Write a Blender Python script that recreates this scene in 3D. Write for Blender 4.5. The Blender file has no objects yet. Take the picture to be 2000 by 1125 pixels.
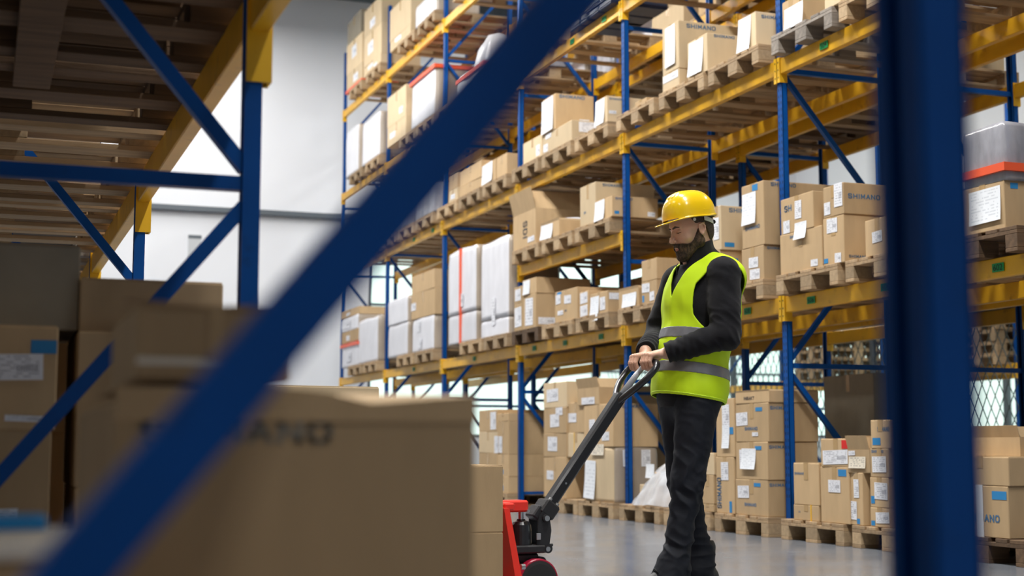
import bpy, bmesh, math, random
import numpy as np
from mathutils import Vector, Matrix, Euler

C = bpy.context.scene.collection
S = bpy.context.scene
R = math.radians

# ------------------------------------------------------------------ camera
TH, PITCH, CAM_H = R(20.446), R(6.302), 0.666
cam_data = bpy.data.cameras.new('camera')
cam = bpy.data.objects.new('camera', cam_data)
C.objects.link(cam)
cam.location = (0, 0, CAM_H)
cam.rotation_euler = (R(90) + PITCH, 0, -TH)
cam_data.sensor_width = 36.0
cam_data.lens = 50.0
cam_data.clip_start = 0.05
cam_data.dof.use_dof = True
cam_data.dof.focus_distance = 6.6
cam_data.dof.aperture_fstop = 2.7
S.camera = cam

# ------------------------------------------------------------------ world, exposure
w = bpy.data.worlds.new('world')
S.world = w
w.use_nodes = True
w.node_tree.nodes['Background'].inputs[0].default_value = (.85, .92, 1, 1)
w.node_tree.nodes['Background'].inputs[1].default_value = 0.3
S.view_settings.view_transform = 'Standard'
S.view_settings.look = 'None'
S.view_settings.gamma = 1
S.view_settings.use_curve_mapping = False
S.view_settings.exposure = -0.08

# ------------------------------------------------------------------ materials
MATS = {}


def nodes_of(name):
    m = bpy.data.materials.new(name)
    m.use_nodes = True
    nt = m.node_tree
    return m, nt, nt.nodes['Principled BSDF']


def mat(name, col, rough=.5, metal=0, var=0, scale=8, bump=0, bscale=60, stretch=(1, 1, 1), spec=.5, coat=0, emit=0, dirt=None,
        dscale=3, dlo=.55, dhi=.75, sheen=0, alpha=1, sss=0):
    """principled material: base colour varied by object-space noise, optional dirt spots and bump"""
    m, nt, b = nodes_of(name)
    N, L = nt.nodes.new, nt.links.new
    b.inputs['Roughness'].default_value = rough
    b.inputs['Metallic'].default_value = metal
    b.inputs['Specular IOR Level'].default_value = spec
    b.inputs['Coat Weight'].default_value = coat
    b.inputs['Coat Roughness'].default_value = .12
    b.inputs['Sheen Weight'].default_value = sheen
    b.inputs['Alpha'].default_value = alpha
    if sss:
        b.inputs['Subsurface Weight'].default_value = sss
        b.inputs['Subsurface Radius'].default_value = (.02, .008, .004)
        b.inputs['Subsurface Scale'].default_value = .5
    c = (*col, 1)
    b.inputs['Base Color'].default_value = c
    if emit:
        b.inputs['Emission Color'].default_value = c
        b.inputs['Emission Strength'].default_value = emit
    if var or bump or dirt:
        tc = N('ShaderNodeTexCoord')
        mp = N('ShaderNodeMapping')
        mp.inputs['Scale'].default_value = stretch
        L(tc.outputs['Object'], mp.inputs['Vector'])
        out = None
        if var:
            no = N('ShaderNodeTexNoise')
            no.inputs['Scale'].default_value = scale
            no.inputs['Detail'].default_value = 5
            L(mp.outputs[0], no.inputs['Vector'])
            cr = N('ShaderNodeValToRGB')
            cr.color_ramp.elements[0].position = .3
            cr.color_ramp.elements[1].position = .7
            cr.color_ramp.elements[0].color = (*[max(0, x * (1 - var)) for x in col], 1)
            cr.color_ramp.elements[1].color = (*[min(1, x * (1 + var)) for x in col], 1)
            L(no.outputs[0], cr.inputs[0])
            out = cr.outputs[0]
        if dirt:
            n2 = N('ShaderNodeTexNoise')
            n2.inputs['Scale'].default_value = dscale
            n2.inputs['Detail'].default_value = 8
            L(mp.outputs[0], n2.inputs['Vector'])
            mr = N('ShaderNodeMapRange')
            mr.inputs[1].default_value = dlo
            mr.inputs[2].default_value = dhi
            L(n2.outputs[0], mr.inputs[0])
            mx = N('ShaderNodeMix')
            mx.data_type = 'RGBA'
            L(mr.outputs[0], mx.inputs[0])
            if out:
                L(out, mx.inputs[6])
            else:
                mx.inputs[6].default_value = c
            mx.inputs[7].default_value = (*dirt, 1)
            out = mx.outputs[2]
        if out:
            L(out, b.inputs['Base Color'])
        if bump:
            n3 = N('ShaderNodeTexNoise')
            n3.inputs['Scale'].default_value = bscale
            n3.inputs['Detail'].default_value = 4
            L(mp.outputs[0], n3.inputs['Vector'])
            bp = N('ShaderNodeBump')
            bp.inputs['Strength'].default_value = min(1, bump)
            bp.inputs['Distance'].default_value = .01
            L(n3.outputs[0], bp.inputs['Height'])
            L(bp.outputs[0], b.inputs['Normal'])
    MATS[name] = m
    return m


def per_object_tint(m, lo=.82, hi=1.12, sat=.08):
    """vary the colour a little from one object to the next (Object Info > Random)"""
    nt = m.node_tree
    b = nt.nodes['Principled BSDF']
    N, L = nt.nodes.new, nt.links.new
    oi = N('ShaderNodeObjectInfo')
    mr = N('ShaderNodeMapRange')
    mr.inputs[3].default_value = lo
    mr.inputs[4].default_value = hi
    L(oi.outputs['Random'], mr.inputs[0])
    hs = N('ShaderNodeHueSaturation')
    L(mr.outputs[0], hs.inputs['Value'])
    src = b.inputs['Base Color'].links
    if src:
        L(src[0].from_socket, hs.inputs['Color'])
    else:
        hs.inputs['Color'].default_value = b.inputs['Base Color'].default_value
    L(hs.outputs[0], b.inputs['Base Color'])
    return m


M_blue = mat('blue_rack_paint', (.0, .066, .29), .42, var=.12, scale=5, dirt=(.004, .04, .15), dscale=18, dlo=.62, dhi=.8, bump=.05, bscale=25, spec=.2)
M_slot = mat('post_slot_dark', (.004, .02, .06), .8)
M_yellow = mat('yellow_rack_paint', (.76, .40, .012), .42, var=.12, scale=3, dirt=(.42, .19, .02), dscale=9, dlo=.6, dhi=.78, bump=.04, bscale=30)
M_yellow_plate = mat('yellow_connector_paint', (.80, .45, .012), .4, var=.1, scale=6)
M_green = mat('green_location_label', (.0, .30, .07), .5)
M_ink = mat('black_ink', (.012, .012, .014), .6)
M_steel = mat('zinc_steel', (.62, .62, .62), .3, metal=1)
M_card = per_object_tint(mat('cardboard', (.52, .365, .205), .82, var=.06, scale=14, dirt=(.38, .265, .155), dscale=5, dlo=.6, dhi=.9, bump=.05, bscale=220, stretch=(1, 1, .25), spec=.2), .84, 1.12)
M_card_pale = per_object_tint(mat('pale_cardboard', (.64, .50, .32), .82, var=.05, scale=12, bump=.05, bscale=220, stretch=(1, 1, .25), spec=.2), .86, 1.1)
M_card_in = mat('cardboard_inside', (.36, .235, .13), .9, var=.08, scale=10)
M_grey_card = per_object_tint(mat('grey_cardboard', (.27, .235, .175), .85, var=.07, scale=8), .9, 1.1)
M_tape = mat('packing_tape', (.47, .31, .14), .25, var=.05, scale=20, spec=.6)
M_paper = mat('white_paper', (.82, .84, .88), .6, spec=.3)
M_paper_cream = mat('cream_paper', (.80, .74, .62), .6)
M_blueprint = mat('blue_print', (.06, .15, .27), .6)
M_fadedprint = mat('faded_blue_print', (.23, .215, .18), .7)
M_bluesq = mat('bright_blue_print', (.02, .22, .50), .55)
M_blacktext = mat('black_print', (.05, .05, .055), .6)
M_red = mat('red_sticker', (.70, .02, .015), .5)
M_orange_film = mat('orange_tape', (.80, .10, .03), .4)
M_wrap = per_object_tint(mat('stretch_film_white_and_glare', (.72, .72, .76), .3, var=.07, scale=7, bump=.55, bscale=16, stretch=(1, 1, .35), coat=.25), .9, 1.06)  # white film, also the painted glare on wrapped loads
M_film = mat('clear_film', (.80, .82, .86), .18, bump=.5, bscale=22, stretch=(1, 1, .4), coat=.6, alpha=.62)
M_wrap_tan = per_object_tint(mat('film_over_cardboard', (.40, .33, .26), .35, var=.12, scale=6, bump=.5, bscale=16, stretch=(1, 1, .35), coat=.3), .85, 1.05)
M_wrap_grey = mat('stretch_film_grey', (.30, .30, .33), .25, var=.3, scale=9, bump=.7, bscale=14, stretch=(1, 1, .4), coat=.5)
M_wrap_dark = mat('stretch_film_dark', (.05, .055, .075), .22, var=.4, scale=14, bump=.6, bscale=22, coat=.5)
M_crate = mat('dark_blue_plastic', (.012, .022, .06), .35, var=.3, scale=10)
M_greytray = mat('grey_plastic_tray', (.13, .14, .16), .45, var=.2, scale=12)
M_wood = per_object_tint(mat('pallet_wood', (.43, .295, .165), .8, var=.22, scale=5, bump=.2, bscale=40, stretch=(.6, 6, 6), dirt=(.30, .19, .10), dscale=2.2, dlo=.5, dhi=.8), .72, 1.15)
M_wood_dark = per_object_tint(mat('dark_pallet_wood', (.12, .070, .036), .85, var=.3, scale=5, bump=.25, bscale=40, stretch=(.6, 6, 6)), .75, 1.2)
M_wood_grey = per_object_tint(mat('grey_weathered_wood', (.26, .225, .19), .85, var=.22, scale=5, bump=.25, bscale=40, stretch=(.6, 6, 6)), .8, 1.2)
M_wood_block = per_object_tint(mat('chipboard_block', (.42, .30, .175), .85, var=.15, scale=40, bump=.2, bscale=90), .7, 1.15)
M_wall = mat('white_wall_paint', (.77, .79, .83), .6, var=.015, scale=.6)
M_ceil = mat('ceiling_sheet', (.30, .32, .34), .6)
M_darksteel = mat('dark_grey_steel', (.09, .11, .13), .5)
M_lamp = mat('lamp_diffuser', (1, .97, .93), .5, emit=9)
M_windowglass = mat('pale_green_window', (.72, .90, .84), .4, emit=1.05)
M_wiremesh = mat('grey_wire', (.10, .13, .13), .5)


# paper label with printed lines and a bar code block
def label_mat(name, base, ink, lines=9, amount=.5, block=True):
    m, nt, b = nodes_of(name)
    N, L = nt.nodes.new, nt.links.new
    b.inputs['Roughness'].default_value = .55
    tc = N('ShaderNodeTexCoord')
    sp = N('ShaderNodeSeparateXYZ')
    L(tc.outputs['UV'], sp.inputs[0])

    def math_(op, a, c=None, v=None):
        n = N('ShaderNodeMath')
        n.operation = op
        if hasattr(a, 'links'):
            L(a, n.inputs[0])
        else:
            n.inputs[0].default_value = a
        if c is not None:
            if hasattr(c, 'links'):
                L(c, n.inputs[1])
            else:
                n.inputs[1].default_value = c
        return n.outputs[0]
    row = math_('MULTIPLY', sp.outputs[1], lines)
    fr = math_('FRACT', row)
    on = math_('LESS_THAN', fr, .42)
    rid = math_('FLOOR', row)
    no = N('ShaderNodeTexNoise')
    no.inputs['Scale'].default_value = 1
    no.inputs['Detail'].default_value = 3
    cb = N('ShaderNodeCombineXYZ')
    oi = N('ShaderNodeObjectInfo')
    L(math_('MULTIPLY', sp.outputs[0], 9), cb.inputs[0])
    L(math_('MULTIPLY', rid, 7.3), cb.inputs[1])
    L(math_('MULTIPLY', oi.outputs['Random'], 50), cb.inputs[2])
    L(cb.outputs[0], no.inputs['Vector'])
    word = math_('GREATER_THAN', no.outputs[0], .5)
    m1 = math_('MULTIPLY', on, word)
    inx = math_('MULTIPLY', math_('GREATER_THAN', sp.outputs[0], .07), math_('LESS_THAN', sp.outputs[0], .93))
    iny = math_('MULTIPLY', math_('GREATER_THAN', sp.outputs[1], .06), math_('LESS_THAN', sp.outputs[1], .94))
    m1 = math_('MULTIPLY', m1, math_('MULTIPLY', inx, iny))
    m1 = math_('MULTIPLY', m1, amount)
    if block:
        bars = math_('LESS_THAN', math_('FRACT', math_('MULTIPLY', sp.outputs[0], 23)), .5)
        inb = math_('MULTIPLY', math_('MULTIPLY', math_('GREATER_THAN', sp.outputs[0], .55), math_('LESS_THAN', sp.outputs[0], .92)),
                    math_('MULTIPLY', math_('GREATER_THAN', sp.outputs[1], .32), math_('LESS_THAN', sp.outputs[1], .58)))
        m1 = math_('MAXIMUM', m1, math_('MULTIPLY', math_('MULTIPLY', bars, inb), .8))
    mx = N('ShaderNodeMix')
    mx.data_type = 'RGBA'
    L(m1, mx.inputs[0])
    mx.inputs[6].default_value = (*base, 1)
    mx.inputs[7].default_value = (*ink, 1)
    L(mx.outputs[2], b.inputs['Base Color'])
    return m


M_label = label_mat('printed_shipping_label', (.80, .81, .85), (.10, .10, .13), 9, .55)
M_sheet = label_mat('printed_paper_sheet', (.83, .86, .90), (.2, .23, .30), 11, .3, False)
M_notecard = label_mat('handwritten_note', (.78, .71, .58), (.10, .09, .09), 6, .7, False)

# concrete floor
M_floor, nt, b = nodes_of('polished_concrete')
N, L = nt.nodes.new, nt.links.new
tc = N('ShaderNodeTexCoord')
n1 = N('ShaderNodeTexNoise'); n1.inputs['Scale'].default_value = .7; n1.inputs['Detail'].default_value = 8
n2 = N('ShaderNodeTexNoise'); n2.inputs['Scale'].default_value = 1.6; n2.inputs['Detail'].default_value = 6
L(tc.outputs['Object'], n1.inputs['Vector']); L(tc.outputs['Object'], n2.inputs['Vector'])
mx = N('ShaderNodeMix'); mx.data_type = 'RGBA'
mx.inputs[6].default_value = (.145, .158, .178, 1); mx.inputs[7].default_value = (.20, .213, .235, 1)
L(n1.outputs[0], mx.inputs[0]); L(mx.outputs[2], b.inputs['Base Color'])
mr = N('ShaderNodeMapRange'); mr.inputs[1].default_value = .3; mr.inputs[2].default_value = .7; mr.inputs[3].default_value = .16; mr.inputs[4].default_value = .28
L(n2.outputs[0], mr.inputs[0]); L(mr.outputs[0], b.inputs['Roughness'])
bp = N('ShaderNodeBump'); bp.inputs['Strength'].default_value = .0; bp.inputs['Distance'].default_value = .01
L(n2.outputs[0], bp.inputs['Height']); L(bp.outputs[0], b.inputs['Normal'])


# ------------------------------------------------------------------ mesh helpers
class MB:
    """collects shapes; link() turns them into ONE mesh object"""

    def __init__(s):
        s.v, s.f, s.mi, s.uv = [], [], [], {}
        s.m = 0

    def add(s, vs, fs, M=None):
        o = len(s.v)
        if M is not None:
            vs = [M @ Vector(p) for p in vs]
        s.v += [tuple(p) for p in vs]
        for f in fs:
            s.f.append(tuple(i + o for i in f))
            s.mi.append(s.m)
        return s

    def box(s, c, d, M=None, rz=0):
        x, y, z = d[0] / 2, d[1] / 2, d[2] / 2
        vs = [(a * x, b * y, e * z) for e in (-1, 1) for b in (-1, 1) for a in (-1, 1)]
        T = Matrix.Translation(c) @ Matrix.Rotation(rz, 4, 'Z')
        if M is not None:
            T = M @ T
        return s.add(vs, [(0, 2, 3, 1), (4, 5, 7, 6), (0, 1, 5, 4), (2, 6, 7, 3), (1, 3, 7, 5), (0, 4, 6, 2)], T)

    def cbox(s, c, d, b=.004, M=None):
        """box with chamfered edges"""
        hx, hy, hz = d[0] / 2, d[1] / 2, d[2] / 2
        b = min(b, hx * .45, hy * .45, hz * .45)
        vs, idx = [], {}
        for sx in (-1, 1):
            for sy in (-1, 1):
                for sz in (-1, 1):
                    for ax in range(3):
                        p = [sx * hx, sy * hy, sz * hz]
                        for k in range(3):
                            if k != ax:
                                p[k] -= (sx, sy, sz)[k] * b
                        idx[(sx, sy, sz, ax)] = len(vs)
                        vs.append(p)
        fs = []

        def face(ids, n):
            a, b_, c_ = [Vector(vs[i]) for i in ids[:3]]
            if (b_ - a).cross(c_ - a).dot(Vector(n)) < 0:
                ids = ids[::-1]
            fs.append(tuple(ids))
        for ax in range(3):
            o = [k for k in range(3) if k != ax]
            for sg in (-1, 1):
                ids = []
                for p, q in ((-1, -1), (1, -1), (1, 1), (-1, 1)):
                    t = [0, 0, 0]
                    t[ax], t[o[0]], t[o[1]] = sg, p, q
                    ids.append(idx[(*t, ax)])
                n = [0, 0, 0]
                n[ax] = sg
                face(ids, n)
            for p in (-1, 1):
                for q in (-1, 1):
                    t0, t1 = [0, 0, 0], [0, 0, 0]
                    t0[ax], t1[ax] = -1, 1
                    for t in (t0, t1):
                        t[o[0]], t[o[1]] = p, q
                    n = [0, 0, 0]
                    n[o[0]], n[o[1]] = p, q
                    face([idx[(*t0, o[0])], idx[(*t1, o[0])], idx[(*t1, o[1])], idx[(*t0, o[1])]], n)
        for sx in (-1, 1):
            for sy in (-1, 1):
                for sz in (-1, 1):
                    face([idx[(sx, sy, sz, k)] for k in range(3)], (sx, sy, sz))
        T = Matrix.Translation(c)
        if M is not None:
            T = M @ T
        return s.add(vs, fs, T)

    def bar(s, a, b, wd, th, up=(0, 0, 1)):
        """rectangular bar from a to b, wd wide (sideways), th thick (along up)"""
        a, b = Vector(a), Vector(b)
        z = (b - a)
        ln = z.length
        z.normalize()
        u = Vector(up)
        x = u.cross(z)
        if x.length < 1e-4:
            x = Vector((1, 0, 0)).cross(z)
        x.normalize()
        y = z.cross(x)
        T = Matrix((x, y, z)).transposed().to_4x4()
        T.translation = (a + b) / 2
        return s.box((0, 0, 0), (wd, th, ln), T)

    def cyl(s, a, b, r, r2=None, n=16, cap=True):
        a, b = Vector(a), Vector(b)
        r2 = r if r2 is None else r2
        z = (b - a).normalized()
        x = z.orthogonal().normalized()
        y = z.cross(x)
        vs = []
        for p, q in ((a, r), (b, r2)):
            for k in range(n):
                t = 2 * math.pi * k / n
                vs.append(p + x * (q * math.cos(t)) + y * (q * math.sin(t)))
        fs = [(k, (k + 1) % n, n + (k + 1) % n, n + k) for k in range(n)]
        if cap:
            fs += [tuple(range(n))[::-1], tuple(range(n, 2 * n))]
        return s.add(vs, fs)

    def lathe(s, prof, c=(0, 0, 0), axis=(0, 0, 1), n=32):
        """prof: list of (r, h) along axis"""
        z = Vector(axis).normalized()
        x = z.orthogonal().normalized()
        y = z.cross(x)
        c = Vector(c)
        vs, fs = [], []
        for r, h in prof:
            for k in range(n):
                t = 2 * math.pi * k / n
                vs.append(c + z * h + x * (r * math.cos(t)) + y * (r * math.sin(t)))
        for i in range(len(prof) - 1):
            for k in range(n):
                fs.append((i * n + k, i * n + (k + 1) % n, (i + 1) * n + (k + 1) % n, (i + 1) * n + k))
        fs.append(tuple(range(n))[::-1])
        fs.append(tuple((len(prof) - 1) * n + k for k in range(n)))
        return s.add(vs, fs)

    def tube(s, pts, r, n=12, closed=False, flat=1.0, up=(0, 1, 0)):
        pts = [Vector(p) for p in pts]
        m = len(pts)
        vs, fs = [], []
        rr = r if hasattr(r, '__len__') else [r] * m
        for i, p in enumerate(pts):
            if closed:
                t = (pts[(i + 1) % m] - pts[i - 1]).normalized()
            else:
                t = (pts[min(i + 1, m - 1)] - pts[max(i - 1, 0)]).normalized()
            x = Vector(up).cross(t)
            if x.length < 1e-3:
                x = t.orthogonal()
            x.normalize()
            y = t.cross(x)
            for k in range(n):
                a = 2 * math.pi * k / n
                vs.append(p + x * (rr[i] * math.cos(a)) + y * (rr[i] * flat * math.sin(a)))
        for i in range(m if closed else m - 1):
            j = (i + 1) % m
            for k in range(n):
                fs.append((i * n + k, i * n + (k + 1) % n, j * n + (k + 1) % n, j * n + k))
        if not closed:
            fs.append(tuple(range(n))[::-1])
            fs.append(tuple((m - 1) * n + k for k in range(n)))
        return s.add(vs, fs)

    def prism(s, poly, t, M=None):
        """poly in local XZ plane, extruded t along Y (centred)"""
        n = len(poly)
        vs = [(x, -t / 2, z) for x, z in poly] + [(x, t / 2, z) for x, z in poly]
        fs = [tuple(range(n)), tuple(range(2 * n - 1, n - 1, -1))]
        fs += [(k, n + k, n + (k + 1) % n, (k + 1) % n) for k in range(n)]
        return s.add(vs, fs, M)

    def mesh(s, name, mats, smooth=False):
        me = bpy.data.meshes.new(name)
        me.from_pydata(s.v, [], s.f)
        for m in (mats if isinstance(mats, (list, tuple)) else [mats]):
            me.materials.append(m)
        me.polygons.foreach_set('material_index', s.mi)
        if smooth:
            me.polygons.foreach_set('use_smooth', [True] * len(me.polygons))
        me.update()
        return me

    def link(s, name, mats, parent=None, loc=None, smooth=False, rz=0):
        return put(name, s.mesh(name, mats, smooth), parent, loc, rz)


def put(name, me, parent=None, loc=None, rz=0):
    o = bpy.data.objects.new(name, me)
    C.objects.link(o)
    if parent is not None:
        o.parent = parent
    if loc is not None:
        o.location = loc
    if rz:
        o.rotation_euler = (0, 0, rz)
    return o


def tag(o, label, cat, group=None, kind=None):
    o['label'] = label
    o['category'] = cat
    if group:
        o['group'] = group
    if kind:
        o['kind'] = kind
    return o


def thing(name, label, cat, loc=(0, 0, 0), rz=0, group=None):
    o = bpy.data.objects.new(name, None)
    o.empty_display_size = .1
    C.objects.link(o)
    o.location = loc
    o.rotation_euler = (0, 0, rz)
    return tag(o, label, cat, group)


def struct(o):
    o['kind'] = 'structure'
    return o


TEXT = {}
# bold stroke lettering: each glyph is a list of polylines in a 0..1 by 0..1 cell
GLYPH = {'S': [[(.95, .82), (.8, 1), (.2, 1), (.02, .8), (.1, .6), (.9, .4), (.98, .2), (.8, 0), (.2, 0), (.03, .18)]], 'H': [[(0, 0), (0, 1)], [(1, 0), (1, 1)], [(0, .5), (1, .5)]],
         'I': [[(.5, 0), (.5, 1)]], 'M': [[(0, 0), (0, 1), (.5, .3), (1, 1), (1, 0)]], 'A': [[(0, 0), (.5, 1), (1, 0)], [(.2, .33), (.8, .33)]], 'N': [[(0, 0), (0, 1), (1, 0), (1, 1)]],
         'O': [[(.2, 0), (.8, 0), (1, .25), (1, .75), (.8, 1), (.2, 1), (0, .75), (0, .25), (.2, 0)]], 'D': [[(0, 0), (0, 1), (.7, 1), (1, .75), (1, .25), (.7, 0), (0, 0)]],
         'T': [[(0, 1), (1, 1)], [(.5, 0), (.5, 1)]], 'Y': [[(0, 1), (.5, .5), (1, 1)], [(.5, 0), (.5, .5)]], 'B': [[(0, 0), (0, 1), (.8, 1), (.95, .75), (.8, .5), (0, .5)], [(.8, .5), (1, .25), (.8, 0), (0, 0)]],
         'K': [[(0, 0), (0, 1)], [(1, 1), (.05, .45), (1, 0)]]}


def stroke_text(txt, m, sw=.19):
    mb = MB()
    x0 = 0
    for ch in txt:
        wd = .3 if ch == 'I' else .78
        for pl_ in GLYPH[ch]:
            pp = [(x0 + sw / 2 + px_ * (wd - sw if ch != 'I' else wd - sw), sw / 2 + py_ * (1 - sw)) for px_, py_ in pl_]
            for (ax, ay_), (bx, by) in zip(pp, pp[1:]):
                dx_, dy_ = bx - ax, by - ay_
                ln_ = math.hypot(dx_, dy_)
                ux, uy = dx_ / ln_ * sw / 2, dy_ / ln_ * sw / 2
                mb.add([(ax - ux - -uy * -1 * 1 * 0 - uy, ay_ - uy + ux, 0), (ax - ux + uy, ay_ - uy - ux, 0), (bx + ux + uy, by + uy - ux, 0), (bx + ux - uy, by + uy + ux, 0)], [(0, 1, 2, 3)])
        x0 += wd + .14
    me = mb.mesh('lettering', [m])
    return me, x0 - .14


def text_mesh(txt, m, bold=.0):
    bold = min(bold, .004)
    """flat lettering mesh of height 1 (cap height), origin at its lower left corner, in the XY plane"""
    k = (txt, m.name)
    if k not in TEXT and all(c in GLYPH for c in txt):
        TEXT[k] = stroke_text(txt, m)
    if k not in TEXT:
        cu = bpy.data.curves.new('lettering', 'FONT')
        cu.body = txt
        cu.size = 1.4
        cu.offset = bold
        cu.fill_mode = 'FRONT'
        ob = bpy.data.objects.new('lettering', cu)
        C.objects.link(ob)
        bpy.context.view_layer.update()
        dg = bpy.context.evaluated_depsgraph_get()
        me = bpy.data.meshes.new_from_object(ob.evaluated_get(dg))
        bpy.data.objects.remove(ob)
        bpy.data.curves.remove(cu)
        me.materials.clear()
        me.materials.append(m)
        xs = [v.co.x for v in me.vertices]
        TEXT[k] = (me, max(xs) if xs else 1)
    return TEXT[k]


def quad_mesh(name, w_, h_, m, curl=0, th=.0006, nseg=6):
    """thin sheet in local XZ plane, thickness th along -Y, UV mapped; curl lifts its lower end"""
    vs, fs, uvs = [], [], []
    for side in (0, 1):
        for i in range(nseg + 1):
            t = i / nseg
            for x in (0, 1):
                lift = curl * (1 - t) ** 2
                vs.append(((x - .5) * w_, -(th if side else 0) - lift, (t - .5) * h_))
    n = (nseg + 1) * 2
    for i in range(nseg):
        a = n + 2 * i
        fs.append((a, a + 1, a + 3, a + 2))
        a = 2 * i
        fs.append((a, a + 2, a + 3, a + 1))
    for i in range(nseg):
        fs.append((2 * i, n + 2 * i, n + 2 * i + 2, 2 * i + 2))
        fs.append((2 * i + 1, 2 * i + 3, n + 2 * i + 3, n + 2 * i + 1))
    fs.append((0, 1, n + 1, n)); e = 2 * nseg
    fs.append((e, n + e, n + e + 1, e + 1))
    me = bpy.data.meshes.new(name)
    me.from_pydata(vs, [], fs)
    me.materials.append(m)
    uv = me.uv_layers.new(name='UVMap')
    for li, lp in enumerate(me.loops):
        p = vs[lp.vertex_index]
        uv.data[li].uv = (p[0] / w_ + .5, (p[2] / h_ + .5))
    me.update()
    return me
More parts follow.
